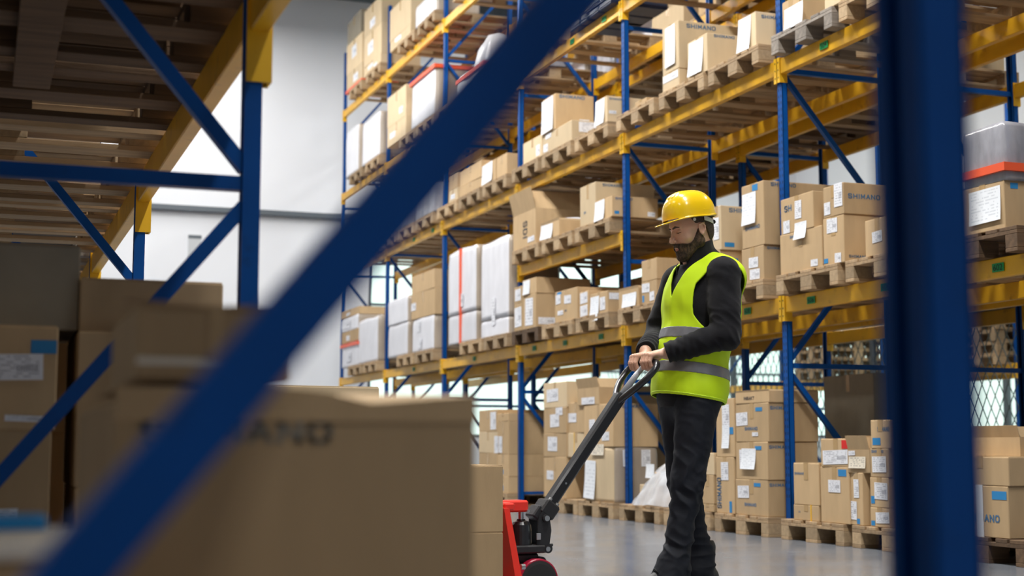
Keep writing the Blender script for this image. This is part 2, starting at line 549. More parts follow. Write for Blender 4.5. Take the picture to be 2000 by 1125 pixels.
# positions in metres: (front x, centre y, base z, depth, width, height, kind, marks, label)
CARTONS = [
    (5.4, 8.637, 1.887, 0.62, 0.545, 0.29, 'c', 'Tf:SHIMANO,.25,.86,.07;Lf:.82,.14,.16,.16;Sf:.52,1.0,.28,.42', 'large carton with taped paper sheet, leftmost one, first shelf, bay right of worker'),
    (5.4, 8.22, 1.887, 0.425, 0.249, 0.327, 'c', 'Lf:.45,.82,.5,.3;Lf:.7,.12,.3,.2;Bf:.12,.1,.2,.1;Ts:SHIMANO,.08,.1,.06', 'big plain carton, bottom of second stack, first shelf, bay right of worker'),
    (5.4, 8.208, 2.215, 0.426, 0.25, 0.214, 'c', 'Lf:.75,.65,.4,.75;Lf:.2,.3,.3,.4;Ts:SHIMANO,.08,.5,.16', 'wide shallow carton with blue print, top of second stack, first shelf, bay right of worker'),
    (5.4, 7.708, 1.887, 0.62, 0.281, 0.24, 'c', 'Lf:.5,.5,.4,.3', 'plain brown carton, third one, first shelf, bay right of worker'),
    (5.4, 6.675, 1.887, 0.358, 0.365, 0.276, 'c', 'Sf:.55,.55,.75,.72;Bs:.2,.9,.15,.12;Tf:STAY,.4,.5,.12', 'carton with big handwritten sheet, bottom of rightmost stack, first shelf, bay right of worker'),
    (5.4, 6.658, 2.164, 0.358, 0.366, 0.339, 'G', 'H:.22', 'grey wrapped load with red tape, top of rightmost stack, first shelf, bay right of worker'),
    (5.4, 8.671, 2.177, 0.62, 0.442, 0.258, 'c', 'Lf:.18,.2,.2,.35;Tf:SH,.12,.62,.18;Lf:.55,.6,.2,.5', 'shallow carton with labels, lying on cartons, first shelf, bay right of worker'),
    (5.4, 11.503, 1.887, 0.62, 0.398, 0.186, 'o', 'Sf:.55,.42,.7,.75', 'open carton with hanging white sheet, leftmost one, first shelf, bay behind worker'),
    (5.4, 11.079, 1.887, 0.62, 0.303, 0.195, 'c', 'Lf:.3,.72,.5,.4;Lf:.7,.3,.3,.4;Ts:SHIMANO,.1,.86,.1;Bf:.12,.25,.12,.3', 'carton with white labels, bottom of second stack, first shelf, bay behind worker'),
    (5.4, 11.074, 2.083, 0.62, 0.304, 0.186, 'c', '', 'plain carton lying tilted, top of second stack, first shelf, bay behind worker'),
    (5.4, 10.377, 1.887, 0.62, 0.2, 0.314, 'c', 'Lf:.5,.5,.5,.4', 'brown carton, middle one, first shelf, bay behind worker'),
    (5.4, 9.876, 1.887, 0.62, 0.142, 0.304, 'c', 'Bs:.2,.7,.12,.2;Ls:.6,.5,.2,.3', 'low carton with blue square, bottom of fourth stack, first shelf, bay behind worker'),
    (5.4, 9.865, 2.191, 0.62, 0.143, 0.35, 'p', 'Ts:SHIMANO,.12,.86,.1;Bs:.12,.12,.14,.1;Lf:.5,.5,.6,.5', 'pale carton with blue lettering, top of fourth stack, first shelf, bay behind worker'),
    (5.4, 9.309, 1.887, 0.62, 0.319, 0.257, 'c', 'Lf:.55,.55,.42,.3;Lf:.6,.2,.45,.3;Ts:SHIMANO,.05,.88,.08;Tf:SH,.1,.1,.07', 'tall carton with two labels, bottom of rightmost stack, first shelf, bay behind worker'),
    (5.4, 9.295, 2.145, 0.62, 0.32, 0.482, 'c', 'Sf:.35,.62,.62,.5;Tf:SHIMANO,.15,.28,.06;Ts:SHIMANO,.1,.92,.06;Bf:.62,.93,.25,.1', 'tall carton with white sheet, top of rightmost stack, first shelf, bay behind worker'),
    (5.4, 14.296, 1.887, 0.62, 0.25, 0.301, 'c', 'Lf:.5,.5,.8,.7', 'small carton behind white label, bottom of leftmost stack, first shelf, first bay left of worker'),
    (5.4, 14.295, 2.189, 0.62, 0.25, 0.177, 'c', 'Lf:.5,.5,.7,.7', 'small carton with label, top of leftmost stack, first shelf, first bay left of worker'),
    (5.4, 13.96, 1.887, 0.62, 0.39, 0.36, 'c', 'Ls:.8,.7,.5,.2;Ls:.2,.2,.3,.2;Lf:.5,.5,.6,.8', 'carton with side label, bottom of second stack, first shelf, first bay left of worker'),
    (5.4, 13.959, 2.248, 0.62, 0.391, 0.167, 'c', 'Sf:.3,.5,.5,.9', 'low carton with white paper, top of second stack, first shelf, first bay left of worker'),
    (5.4, 12.952, 1.887, 0.62, 0.58, 0.31, 'c', 'Lf:.15,.75,.22,.3;Lf:.58,.68,.3,.26;Tf:SH,.45,.3,.07;Lf:.25,.3,.25,.14;Bf:.2,.94,.2,.08', 'carton with small labels, middle one, first shelf, first bay left of worker'),
    (5.4, 12.5, 1.887, 0.62, 0.223, 0.247, 'c', 'Lf:.5,.75,.8,.42;Lf:.5,.25,.8,.42', 'narrow carton with two white sheets, fourth one, first shelf, first bay left of worker'),
    (5.4, 12.146, 1.887, 0.62, 0.413, 0.201, 'c', 'Sf:.27,.28,.5,1.15;Lf:.72,.45,.3,.6;Ls:.2,.75,.35,.3;Ts:SH,.5,.7,.16', 'carton covered with white papers, rightmost one, first shelf, first bay left of worker'),
    (5.4, 16.231, 1.887, 0.62, 1.092, 0.359, 'w', 'V:.48', 'white wrapped load with red strap, bottom of left stack, first shelf, second bay from worker'),
    (5.4, 16.238, 2.247, 0.62, 1.097, 0.781, 'w', 'V:.48;Lf:.5,.2,.15,.2', 'white wrapped load with red line, atop left stack, first shelf, second bay from worker'),
    (5.4, 15.061, 1.887, 0.62, 0.942, 0.193, 'w', '', 'pale wrapped bulky load, bottom of right stack, first shelf, second bay left of worker'),
    (5.4, 15.063, 2.081, 0.62, 0.946, 0.896, 'w', 'Lf:.5,.1,.12,.35', 'tall white wrapped load, top of right stack, first shelf, second bay left of worker'),
    (5.4, 19.049, 1.887, 0.62, 1.012, 0.454, 'w', '', 'lumpy white wrapped load, bottom of left stack, first shelf, third bay left of worker'),
    (5.4, 19.062, 2.341, 0.62, 1.015, 0.357, 'w', '', 'small round wrapped load, top of left stack, first shelf, third bay left of worker'),
    (5.4, 17.843, 1.887, 0.62, 1.006, 0.446, 'w', 'Lf:.35,.75,.14,.3;Lf:.4,.25,.14,.3', 'white wrapped load with labels, bottom of right stack, first shelf, third bay left of worker'),
    (5.4, 17.844, 2.334, 0.62, 1.009, 0.341, 'c', 'Lf:.1,.5,.2,.3', 'brown carton, middle of right stack, first shelf, third bay left of worker'),
    (5.4, 17.845, 2.675, 0.62, 1.011, 0.244, 'c', '', 'small brown carton, top of right stack, first shelf, third bay left of worker'),
    (5.4, 21.768, 1.887, 0.62, 1.089, 0.38, 'w', 'Lf:.45,.4,.3,.4;H:.9', 'wrapped load with orange tape, bottom of left stack, first shelf, end bay by wall'),
    (5.4, 21.782, 2.268, 0.62, 1.092, 0.189, 'c', 'Lf:.4,.4,.2,.4', 'low brown carton, third from top in left stack, first shelf, end bay by wall'),
    (5.4, 21.793, 2.457, 0.62, 1.093, 0.221, 'w', 'Lf:.3,.5,.5,.6', 'wrapped carton with labels, second from top in left stack, first shelf, end bay by wall'),
    (5.4, 21.802, 2.678, 0.62, 1.095, 0.119, 'c', 'Lf:.4,.4,.2,.4', 'flat brown carton, top of left stack, first shelf, end bay by wall'),
    (5.4, 20.683, 1.887, 0.62, 1.186, 0.662, 'w', '', 'tall white wrapped load, right one, first shelf, end bay by wall'),
    (5.4, 14.106, 2.767, 0.62, 0.692, 0.615, 'O', 'Tf:SDI,.45,.5,.14;Lf:.8,.18,.28,.14', 'tall open carton with black marks, leftmost one, short middle shelf, first bay left of worker'),
    (5.4, 13.377, 2.767, 0.62, 0.505, 0.186, 'o', 'Sf:.35,.5,.62,.95;Ts:SHIMANO,.2,.15,.12', 'low open carton stuffed with film, second one, short middle shelf, first bay left of worker'),
    (5.4, 12.401, 2.767, 0.62, 0.37, 0.389, 'p', 'Ts:SHIMANO,.12,.9,.07;Tf:SH,.25,.3,.06', 'tall pale carton, third one, short middle shelf, first bay left of worker'),
    (5.4, 12.021, 2.767, 0.472, 0.361, 0.193, 'c', 'Sf:.25,.48,.6,.98;Ts:SHIMANO,.07,.82,.12;Bs:.1,.2,.1,.15;Ls:.85,.2,.16,.22', 'long carton with hanging sheet, rightmost one, short middle shelf, first bay left of worker'),
    (5.4, 8.701, 3.671, 0.62, 0.224, 0.215, 'c', 'Sf:.7,.35,1.1,.75', 'carton behind slanted white sheet, left one, second shelf, bay right of worker'),
    (5.4, 8.164, 3.671, 0.62, 0.19, 0.129, 'p', '', 'pale carton, middle one, second shelf, bay right of worker'),
    (5.4, 7.655, 3.671, 0.62, 0.343, 0.117, 'c', '', 'brown carton, right one, second shelf, bay right of worker'),
    (5.4, 11.213, 3.671, 0.62, 0.231, 0.045, 'c', '', 'low brown carton, leftmost one, second shelf, bay behind worker'),
    (5.4, 10.625, 3.671, 0.62, 0.298, 0.152, 'p', 'Lf:.5,.72,.9,.4;Bf:.6,.8,.25,.14;Ts:SH,.6,.8,.2', 'small pale carton with label, bottom of second stack, second shelf, bay behind worker'),
    (5.4, 10.617, 3.822, 0.62, 0.299, 0.412, 'p', 'Sf:.5,.55,.6,.85;Ts:SHIMANO,.12,.86,.09', 'tall pale carton with taped sheet, top of second stack, second shelf, bay behind worker'),
    (5.4, 10.132, 3.671, 0.62, 0.348, 0.315, 'p', 'Sf:.45,.5,.72,.9;Ts:SHIMANO,.1,.9,.08', 'pale carton with white sheet and blue line, third one, second shelf, bay behind worker'),
    (5.4, 9.324, 3.671, 0.62, 0.273, 0.268, 'p', 'Sf:.38,.5,.72,.98;Ts:SHIMANO,.08,.82,.1', 'pale carton with white sheet, rightmost one, second shelf, bay behind worker'),
    (5.4, 13.865, 3.671, 0.62, 0.541, 0.232, 'p', 'Lf:.8,.35,.2,.5', 'pale carton, left one, second shelf, first bay left of worker'),
    (5.4, 13.168, 3.671, 0.62, 0.797, 0.205, 'p', 'Lf:.1,.3,.16,.4;Lf:.2,.85,.2,.25;Ls:.5,.7,.75,.5;Ts:SH,.3,.3,.14', 'pale carton with large side label, middle one, second shelf, first bay left of worker'),
    (5.4, 12.066, 3.671, 0.473, 0.249, 0.256, 'p', 'Sf:.4,.5,.8,.95;Ts:SHIMANO,.05,.86,.08;Ls:.12,.4,.16,.12;Ls:.9,.15,.2,.2', 'wide carton with white sheet, right one, second shelf, first bay left of worker'),
    (5.4, 13.387, 3.876, 0.428, 0.354, 0.374, 'c', 'Sf:.4,.5,.9,.95;Ts:SHIMANO,.1,.88,.1;Ls:.75,.2,.25,.25', 'wide carton with white sheet, lying on cartons, second shelf, first bay left of worker'),
    (5.4, 16.588, 3.671, 0.62, 0.348, 0.155, 'p', 'Lf:.5,.4,.5,.4', 'pale carton, bottom of leftmost stack, second shelf, second bay left of worker'),
    (5.4, 16.591, 3.825, 0.62, 0.348, 0.192, 'c', '', 'brown carton, top of leftmost stack, second shelf, second bay left of worker'),
    (5.4, 15.914, 3.671, 0.62, 0.799, 0.122, 'c', 'Ts:SH,.5,.5,.2', 'flat carton, bottom of second stack, second shelf, second bay left of worker'),
    (5.4, 15.916, 3.793, 0.62, 0.8, 0.201, 'c', '', 'flat carton, top of second stack, second shelf, second bay left of worker'),
    (5.4, 15.249, 3.671, 0.62, 0.46, 0.241, 'c', 'Sf:.4,.5,.75,.95', 'brown carton with white sheet, third one, second shelf, second bay left of worker'),
    (5.4, 14.816, 3.671, 0.62, 0.337, 0.24, 'c', '', 'plain carton, rightmost one, second shelf, second bay left of worker'),
    (5.4, 19.161, 3.671, 0.62, 0.925, 0.739, 'G', '', 'grey film wrapped load, left one, second shelf, third bay left of worker'),
    (5.4, 17.814, 3.671, 0.62, 0.948, 0.397, 'G', '', 'grey wrapped load, right one, second shelf, third bay left of worker'),
    (5.4, 21.82, 3.671, 0.62, 1.033, 0.211, 't', '', 'rows of grey trays, bottom of left stack, second shelf, end bay by wall'),
    (5.4, 21.83, 3.881, 0.62, 1.034, 0.177, 'c', '', 'flat carton, top of left stack, second shelf, end bay by wall'),
    (5.4, 20.715, 3.671, 0.62, 1.25, 0.118, 't', '', 'rows of grey trays, bottom of right stack, second shelf, end bay by wall'),
    (5.4, 20.715, 3.789, 0.62, 1.25, 0.174, 't', '', 'row of grey trays, top of right stack, second shelf, end bay by wall'),
    (5.4, 13.365, 4.94, 0.62, 0.328, 0.192, 'D', 'Sf:.4,.6,.5,.7', 'dark wrapped load with paper, left one, third shelf, first bay left of worker'),
    (5.4, 12.603, 4.796, 0.62, 0.516, 0.239, 'k', '', 'dark blue crates, middle one, third shelf, first bay left of worker'),
    (5.4, 12.145, 4.796, 0.62, 0.611, 0.177, 'k', '', 'dark blue plastic crates, right one, third shelf, first bay left of worker'),
    (5.4, 15.887, 4.94, 0.62, 1.014, 0.602, 'W', 'H:.3', 'film wrapped heap with orange tape, left one, third shelf, second bay left of worker'),
    (5.4, 14.999, 4.94, 0.62, 0.817, 0.32, 'W', '', 'white film wrapped heap, middle one, third shelf, second bay left of worker'),
    (5.5, 14.693, 4.94, 0.62, 0.205, 0.197, 'G', '', 'grey wrapped load, bottom of right stack, third shelf, second bay left of worker'),
    (5.5, 14.693, 5.136, 0.62, 0.205, 0.139, 'p', '', 'flat pale carton, top of right stack, third shelf, second bay left of worker'),
    (5.4, 19.195, 4.94, 0.62, 0.932, 0.295, 'p', 'Lf:.3,.5,.3,.3', 'carton with small label, bottom of left stack, third shelf, third bay left of worker'),
    (5.4, 19.208, 5.234, 0.62, 0.934, 0.452, 'p', 'Lf:.75,.3,.2,.2', 'carton, top of left stack, third shelf, third bay left of worker'),
    (5.4, 17.898, 4.94, 0.62, 1.117, 0.672, 'w', 'H:.97', 'tall white wrapped load with orange top tape, right one, third shelf, third bay from worker'),
    (5.4, 21.795, 4.94, 0.62, 0.835, 0.752, 'w', '', 'white wrapped load, left one, third shelf, end bay by wall'),
    (5.4, 20.627, 4.94, 0.62, 1.073, 0.671, 'w', '', 'tall white wrapped load, right one, third shelf, end bay by wall'),
    (5.4, 16.407, 6.341, 0.62, 0.795, 0.117, 'w', '', 'white wrapped load, left one, fourth shelf, second bay left of worker'),
    (5.4, 15.446, 6.341, 0.62, 0.551, 0.218, 'w', '', 'white wrapped load, right one, fourth shelf, second bay left of worker'),
    (5.4, 19.042, 6.341, 0.62, 1.055, 0.151, 'p', 'Lf:.4,.7,.3,.4', 'carton with white label, bottom of left stack, fourth shelf, third bay left of worker'),
    (5.4, 19.052, 6.493, 0.62, 1.057, 0.476, 'p', '', 'carton, top of left stack, fourth shelf, third bay left of worker'),
    (5.4, 17.823, 6.341, 0.62, 0.965, 0.298, 'w', '', 'white wrapped load, right one, fourth shelf, third bay left of worker'),
    (5.4, 21.706, 6.341, 0.62, 0.931, 0.305, 'p', 'Lf:.6,.5,.3,.4;H:.05', 'carton with red tape, bottom of left stack, fourth shelf, end bay by wall'),
    (5.4, 21.725, 6.646, 0.62, 0.934, 0.495, 'p', 'Lf:.5,.6,.3,.4', 'carton with label, middle of left stack, fourth shelf, end bay by wall'),
    (5.4, 21.747, 7.141, 0.62, 0.936, 0.373, 'g', '', 'grey carton, top of left stack, fourth shelf, end bay by wall'),
    (5.4, 20.586, 6.341, 0.62, 0.993, 0.149, 'p', 'Lf:.4,.6,.3,.4;Lf:.7,.3,.2,.3', 'pale carton with labels, bottom of right stack, fourth shelf, end bay by wall'),
    (5.4, 20.587, 6.49, 0.62, 0.995, 0.47, 'p', 'Lf:.4,.5,.3,.4', 'pale carton with label, middle of right stack, fourth shelf, end bay by wall'),
    (5.4, 20.589, 6.96, 0.62, 0.998, 0.432, 'p', 'Lf:.5,.3,.3,.3', 'pale carton, top of right stack, fourth shelf, end bay by wall'),
    (5.4, 8.646, 0.144, 0.62, 0.315, 0.108, 'c', 'Tf:SH,.2,.5,.1;V2:.7', 'small strapped carton, bottom of leftmost stack, floor level, bay right of worker'),
    (5.4, 8.638, 0.252, 0.62, 0.315, 0.289, 'c', 'Tf:SHIMANO,.05,.72,.06', 'plain carton, top of leftmost stack, floor level, bay right of worker'),
    (5.4, 8.277, 0.144, 0.62, 0.349, 0.375, 'c', 'Bf:.78,.9,.28,.12;Lf:.5,.66,.42,.22', 'tall carton with label, bottom of second stack, floor level, bay right of worker'),
    (5.4, 8.264, 0.519, 0.62, 0.35, 0.189, 'c', 'Lf:.5,.35,.85,.5;Rf:.82,.8,.22,.3', 'carton with red sticker, top of second stack, floor level, bay right of worker'),
    (5.4, 7.998, 0.144, 0.62, 0.185, 0.341, 'c', 'Lf:.55,.7,.38,.35;Lf:.3,.28,.5,.35;Bf:.65,.08,.22,.1', 'tilted tall carton with two labels, third one, floor level, bay right of worker'),
    (5.4, 7.772, 0.144, 0.62, 0.21, 0.125, 'c', 'Lf:.65,.5,.7,.55;Ls:.45,.4,.75,.4;Bf:.15,.2,.2,.25', 'carton with two labels, bottom of fourth stack, floor level, bay right of worker'),
    (5.4, 7.764, 0.269, 0.62, 0.21, 0.192, 'c', 'Lf:.6,.55,.7,.55;Ls:.45,.4,.75,.4;Bf:.15,.25,.2,.25', 'carton with two labels, third from top in fourth stack, floor level, bay right of worker'),
    (5.4, 7.755, 0.461, 0.62, 0.211, 0.183, 'c', 'Lf:.5,.45,.75,.55;Ls:.45,.4,.75,.4;Tf:SHIMANO,.1,.85,.1', 'carton with printed label, second from top in fourth stack, floor level, bay right of worker'),
    (5.4, 7.746, 0.644, 0.62, 0.211, 0.181, 'c', 'Bf:.3,.25,.4,.25;Tf:SHIMANO,.35,.6,.16;Ls:.7,.5,.5,.8', 'carton with blue squares, top of fourth stack, floor level, bay right of worker'),
    (5.4, 7.327, 0.144, 0.62, 0.283, 0.428, 'c', 'Lf:.5,.5,.4,.4', 'brown carton, fifth one, floor level, bay right of worker'),
    (5.4, 6.794, 0.144, 0.312, 0.501, 0.292, 'c', 'Bf:.85,.82,.25,.16;Tf:SHIMANO,.25,.3,.14;V3:.5;Lf:.2,.6,.2,.3', 'large carton with white tape strip, bottom of rightmost stack, floor level, bay right of worker'),
    (5.4, 6.781, 0.436, 0.313, 0.502, 0.162, 'c', '', 'wide low carton, top of rightmost stack, floor level, bay right of worker'),
    (5.4, 7.997, 0.485, 0.62, 0.245, 0.244, 'O', 'Nf:.45,.45,.75,.5;Lf:.2,.85,.3,.2;Ts:SHIMANO,.05,.8,.1', 'open carton with cream note, lying on cartons, floor level, bay right of worker'),
    (5.55, 6.873, 0.598, 0.62, 0.498, 0.182, 'O', '', 'open brown carton, lying on cartons, floor level, bay right of worker'),
    (5.4, 11.199, 0.144, 0.62, 0.789, 0.399, 'F', '', 'film draped heap with papers, leftmost one, floor level, bay behind worker'),
    (5.4, 10.385, 0.144, 0.62, 0.285, 0.234, 'c', '', 'brown carton, second one, floor level, bay behind worker'),
    (5.4, 10.075, 0.144, 0.62, 0.203, 0.062, 'c', '', 'small carton, bottom of middle stack, floor level, bay behind worker'),
    (5.4, 10.07, 0.206, 0.62, 0.203, 0.226, 'c', '', 'small carton, middle of middle stack, floor level, bay behind worker'),
    (5.4, 10.064, 0.432, 0.62, 0.203, 0.171, 'p', 'Lf:.3,.5,.3,.6', 'small carton with label, top of middle stack, floor level, bay behind worker'),
    (5.4, 9.781, 0.144, 0.62, 0.29, 0.43, 'c', 'Lf:.5,.75,.4,.32;Tv:SHIMANO,.3,.3;Bf:.8,.12,.14,.2', 'tall carton with upright print, bottom of fourth stack, floor level, bay behind worker'),
    (5.4, 9.766, 0.574, 0.62, 0.291, 0.448, 'c', 'Lf:.55,.7,.4,.4;Sf:.55,.35,.4,.4;Bf:.85,.45,.2,.12', 'tall carton with hanging paper, top of fourth stack, floor level, bay behind worker'),
    (5.4, 9.383, 0.144, 0.419, 0.481, 0.267, 'c', 'Lf:.25,.65,.35,.34;Tf:SHIMANO,.28,.26,.09;Bf:.68,.86,.2,.1;Ts:SHIMANO,.03,.82,.09', 'brown carton with label, bottom of rightmost stack, floor level, bay behind worker'),
    (5.4, 9.373, 0.411, 0.42, 0.482, 0.278, 'c', 'Lf:.25,.55,.25,.5;Sf:.42,.55,.45,.55;Bf:.72,.84,.2,.1;Ts:SHIMANO,.03,.82,.09', 'brown carton with hanging sheet, third from top in rightmost stack, floor level, bay behind worker'),
    (5.4, 9.362, 0.689, 0.421, 0.483, 0.287, 'c', 'Lf:.2,.6,.35,.34;Tf:SHIMANO,.28,.3,.09;Lf:.6,.2,.18,.1;Bf:.72,.84,.2,.1;Ts:SHIMANO,.03,.82,.09', 'brown carton with blue print, second from top in rightmost stack, floor level, bay behind worker'),
    (5.4, 9.355, 0.977, 0.421, 0.483, 0.097, 'O2', 'Tf:INBAKT,.25,.3,.3', 'wide open tray carton, top of rightmost stack, floor level, bay behind worker'),
    (5.4, 13.262, 0.144, 0.62, 0.595, 0.404, 'c', 'Lf:.3,.55,.3,.22;Lf:.85,.25,.2,.2', 'large carton with small labels, bottom of left stack, floor level, first bay left of worker'),
    (5.4, 13.26, 0.548, 0.62, 0.597, 0.235, 'c', 'Lf:.4,.55,.4,.6', 'carton with label, third from top in left stack, floor level, first bay left of worker'),
    (5.4, 13.257, 0.782, 0.62, 0.598, 0.256, 'c', 'Lf:.5,.5,.4,.5;Lf:.7,.85,.3,.3', 'carton with two labels, second in left stack, floor level, first bay left of worker'),
    (5.4, 13.255, 1.038, 0.62, 0.599, 0.252, 'p', 'Lf:.4,.5,.5,.5', 'pale carton with labels, top of left stack, floor level, first bay left of worker'),
    (5.4, 12.184, 0.144, 0.449, 0.688, 0.505, 'W2', 'Sf:.25,.4,.35,.7;Nf:.5,.95,.4,.2;Ls:.3,.8,.2,.3;Ls:.7,.8,.2,.3', 'wrapped carton with hanging papers, bottom of right stack, floor level, first bay left of worker'),
    (5.4, 12.185, 0.649, 0.45, 0.69, 0.394, 'c', 'Lf:.3,.4,.2,.5;Lf:.7,.6,.2,.3;Ts:SHIMANO,.2,.9,.08;Lf:.75,.25,.25,.2', 'wide carton with labels, top of right stack, floor level, first bay left of worker'),
    (5.42, 12.768, 0.548, 0.62, 0.431, 0.236, 'p', 'V2:.4;Ls:.3,.3,.4,.3', 'pale carton with strap, lying on cartons, floor level, first bay left of worker'),
    (5.42, 12.764, 0.784, 0.62, 0.432, 0.293, 'c', 'Lf:.3,.5,.5,.3', 'carton with label, lying on cartons, floor level, first bay left of worker'),
    (5.4, 12.417, 1.043, 0.342, 0.511, 0.26, 'O', 'Lf:.5,.25,.6,.4', 'open carton with label, lying on cartons, floor level, first bay left of worker'),
    (5.4, 15.26, 0.144, 0.62, 0.641, 0.433, 'c', '', 'carton, bottom of left stack, floor level, second bay left of worker'),
    (5.4, 15.261, 0.577, 0.62, 0.642, 0.237, 'p', 'Lf:.95,.4,.2,.8', 'pale carton, middle of left stack, floor level, second bay left of worker'),
    (5.4, 15.263, 0.815, 0.62, 0.643, 0.244, 'c', 'Lf:.8,.5,.3,.8', 'small carton with white paper, top of left stack, floor level, second bay left of worker'),
    (5.4, 14.772, 0.144, 0.62, 0.364, 0.181, 'c', 'Bf:.4,.3,.3,.3', 'brown carton, bottom of right stack, floor level, second bay left of worker'),
    (5.4, 14.772, 0.325, 0.62, 0.365, 0.239, 'c', 'Bf:.4,.2,.3,.2', 'brown carton, third from top in right stack, floor level, second bay left of worker'),
    (5.4, 14.773, 0.564, 0.62, 0.365, 0.36, 'c', 'Lf:.3,.3,.3,.5', 'tall brown carton, second from top in right stack, floor level, second bay left of worker'),
    (5.4, 14.773, 0.924, 0.62, 0.366, 0.088, 'c', 'Ts:SH,.2,.5,.3', 'flat carton, top of right stack, floor level, second bay left of worker'),
]
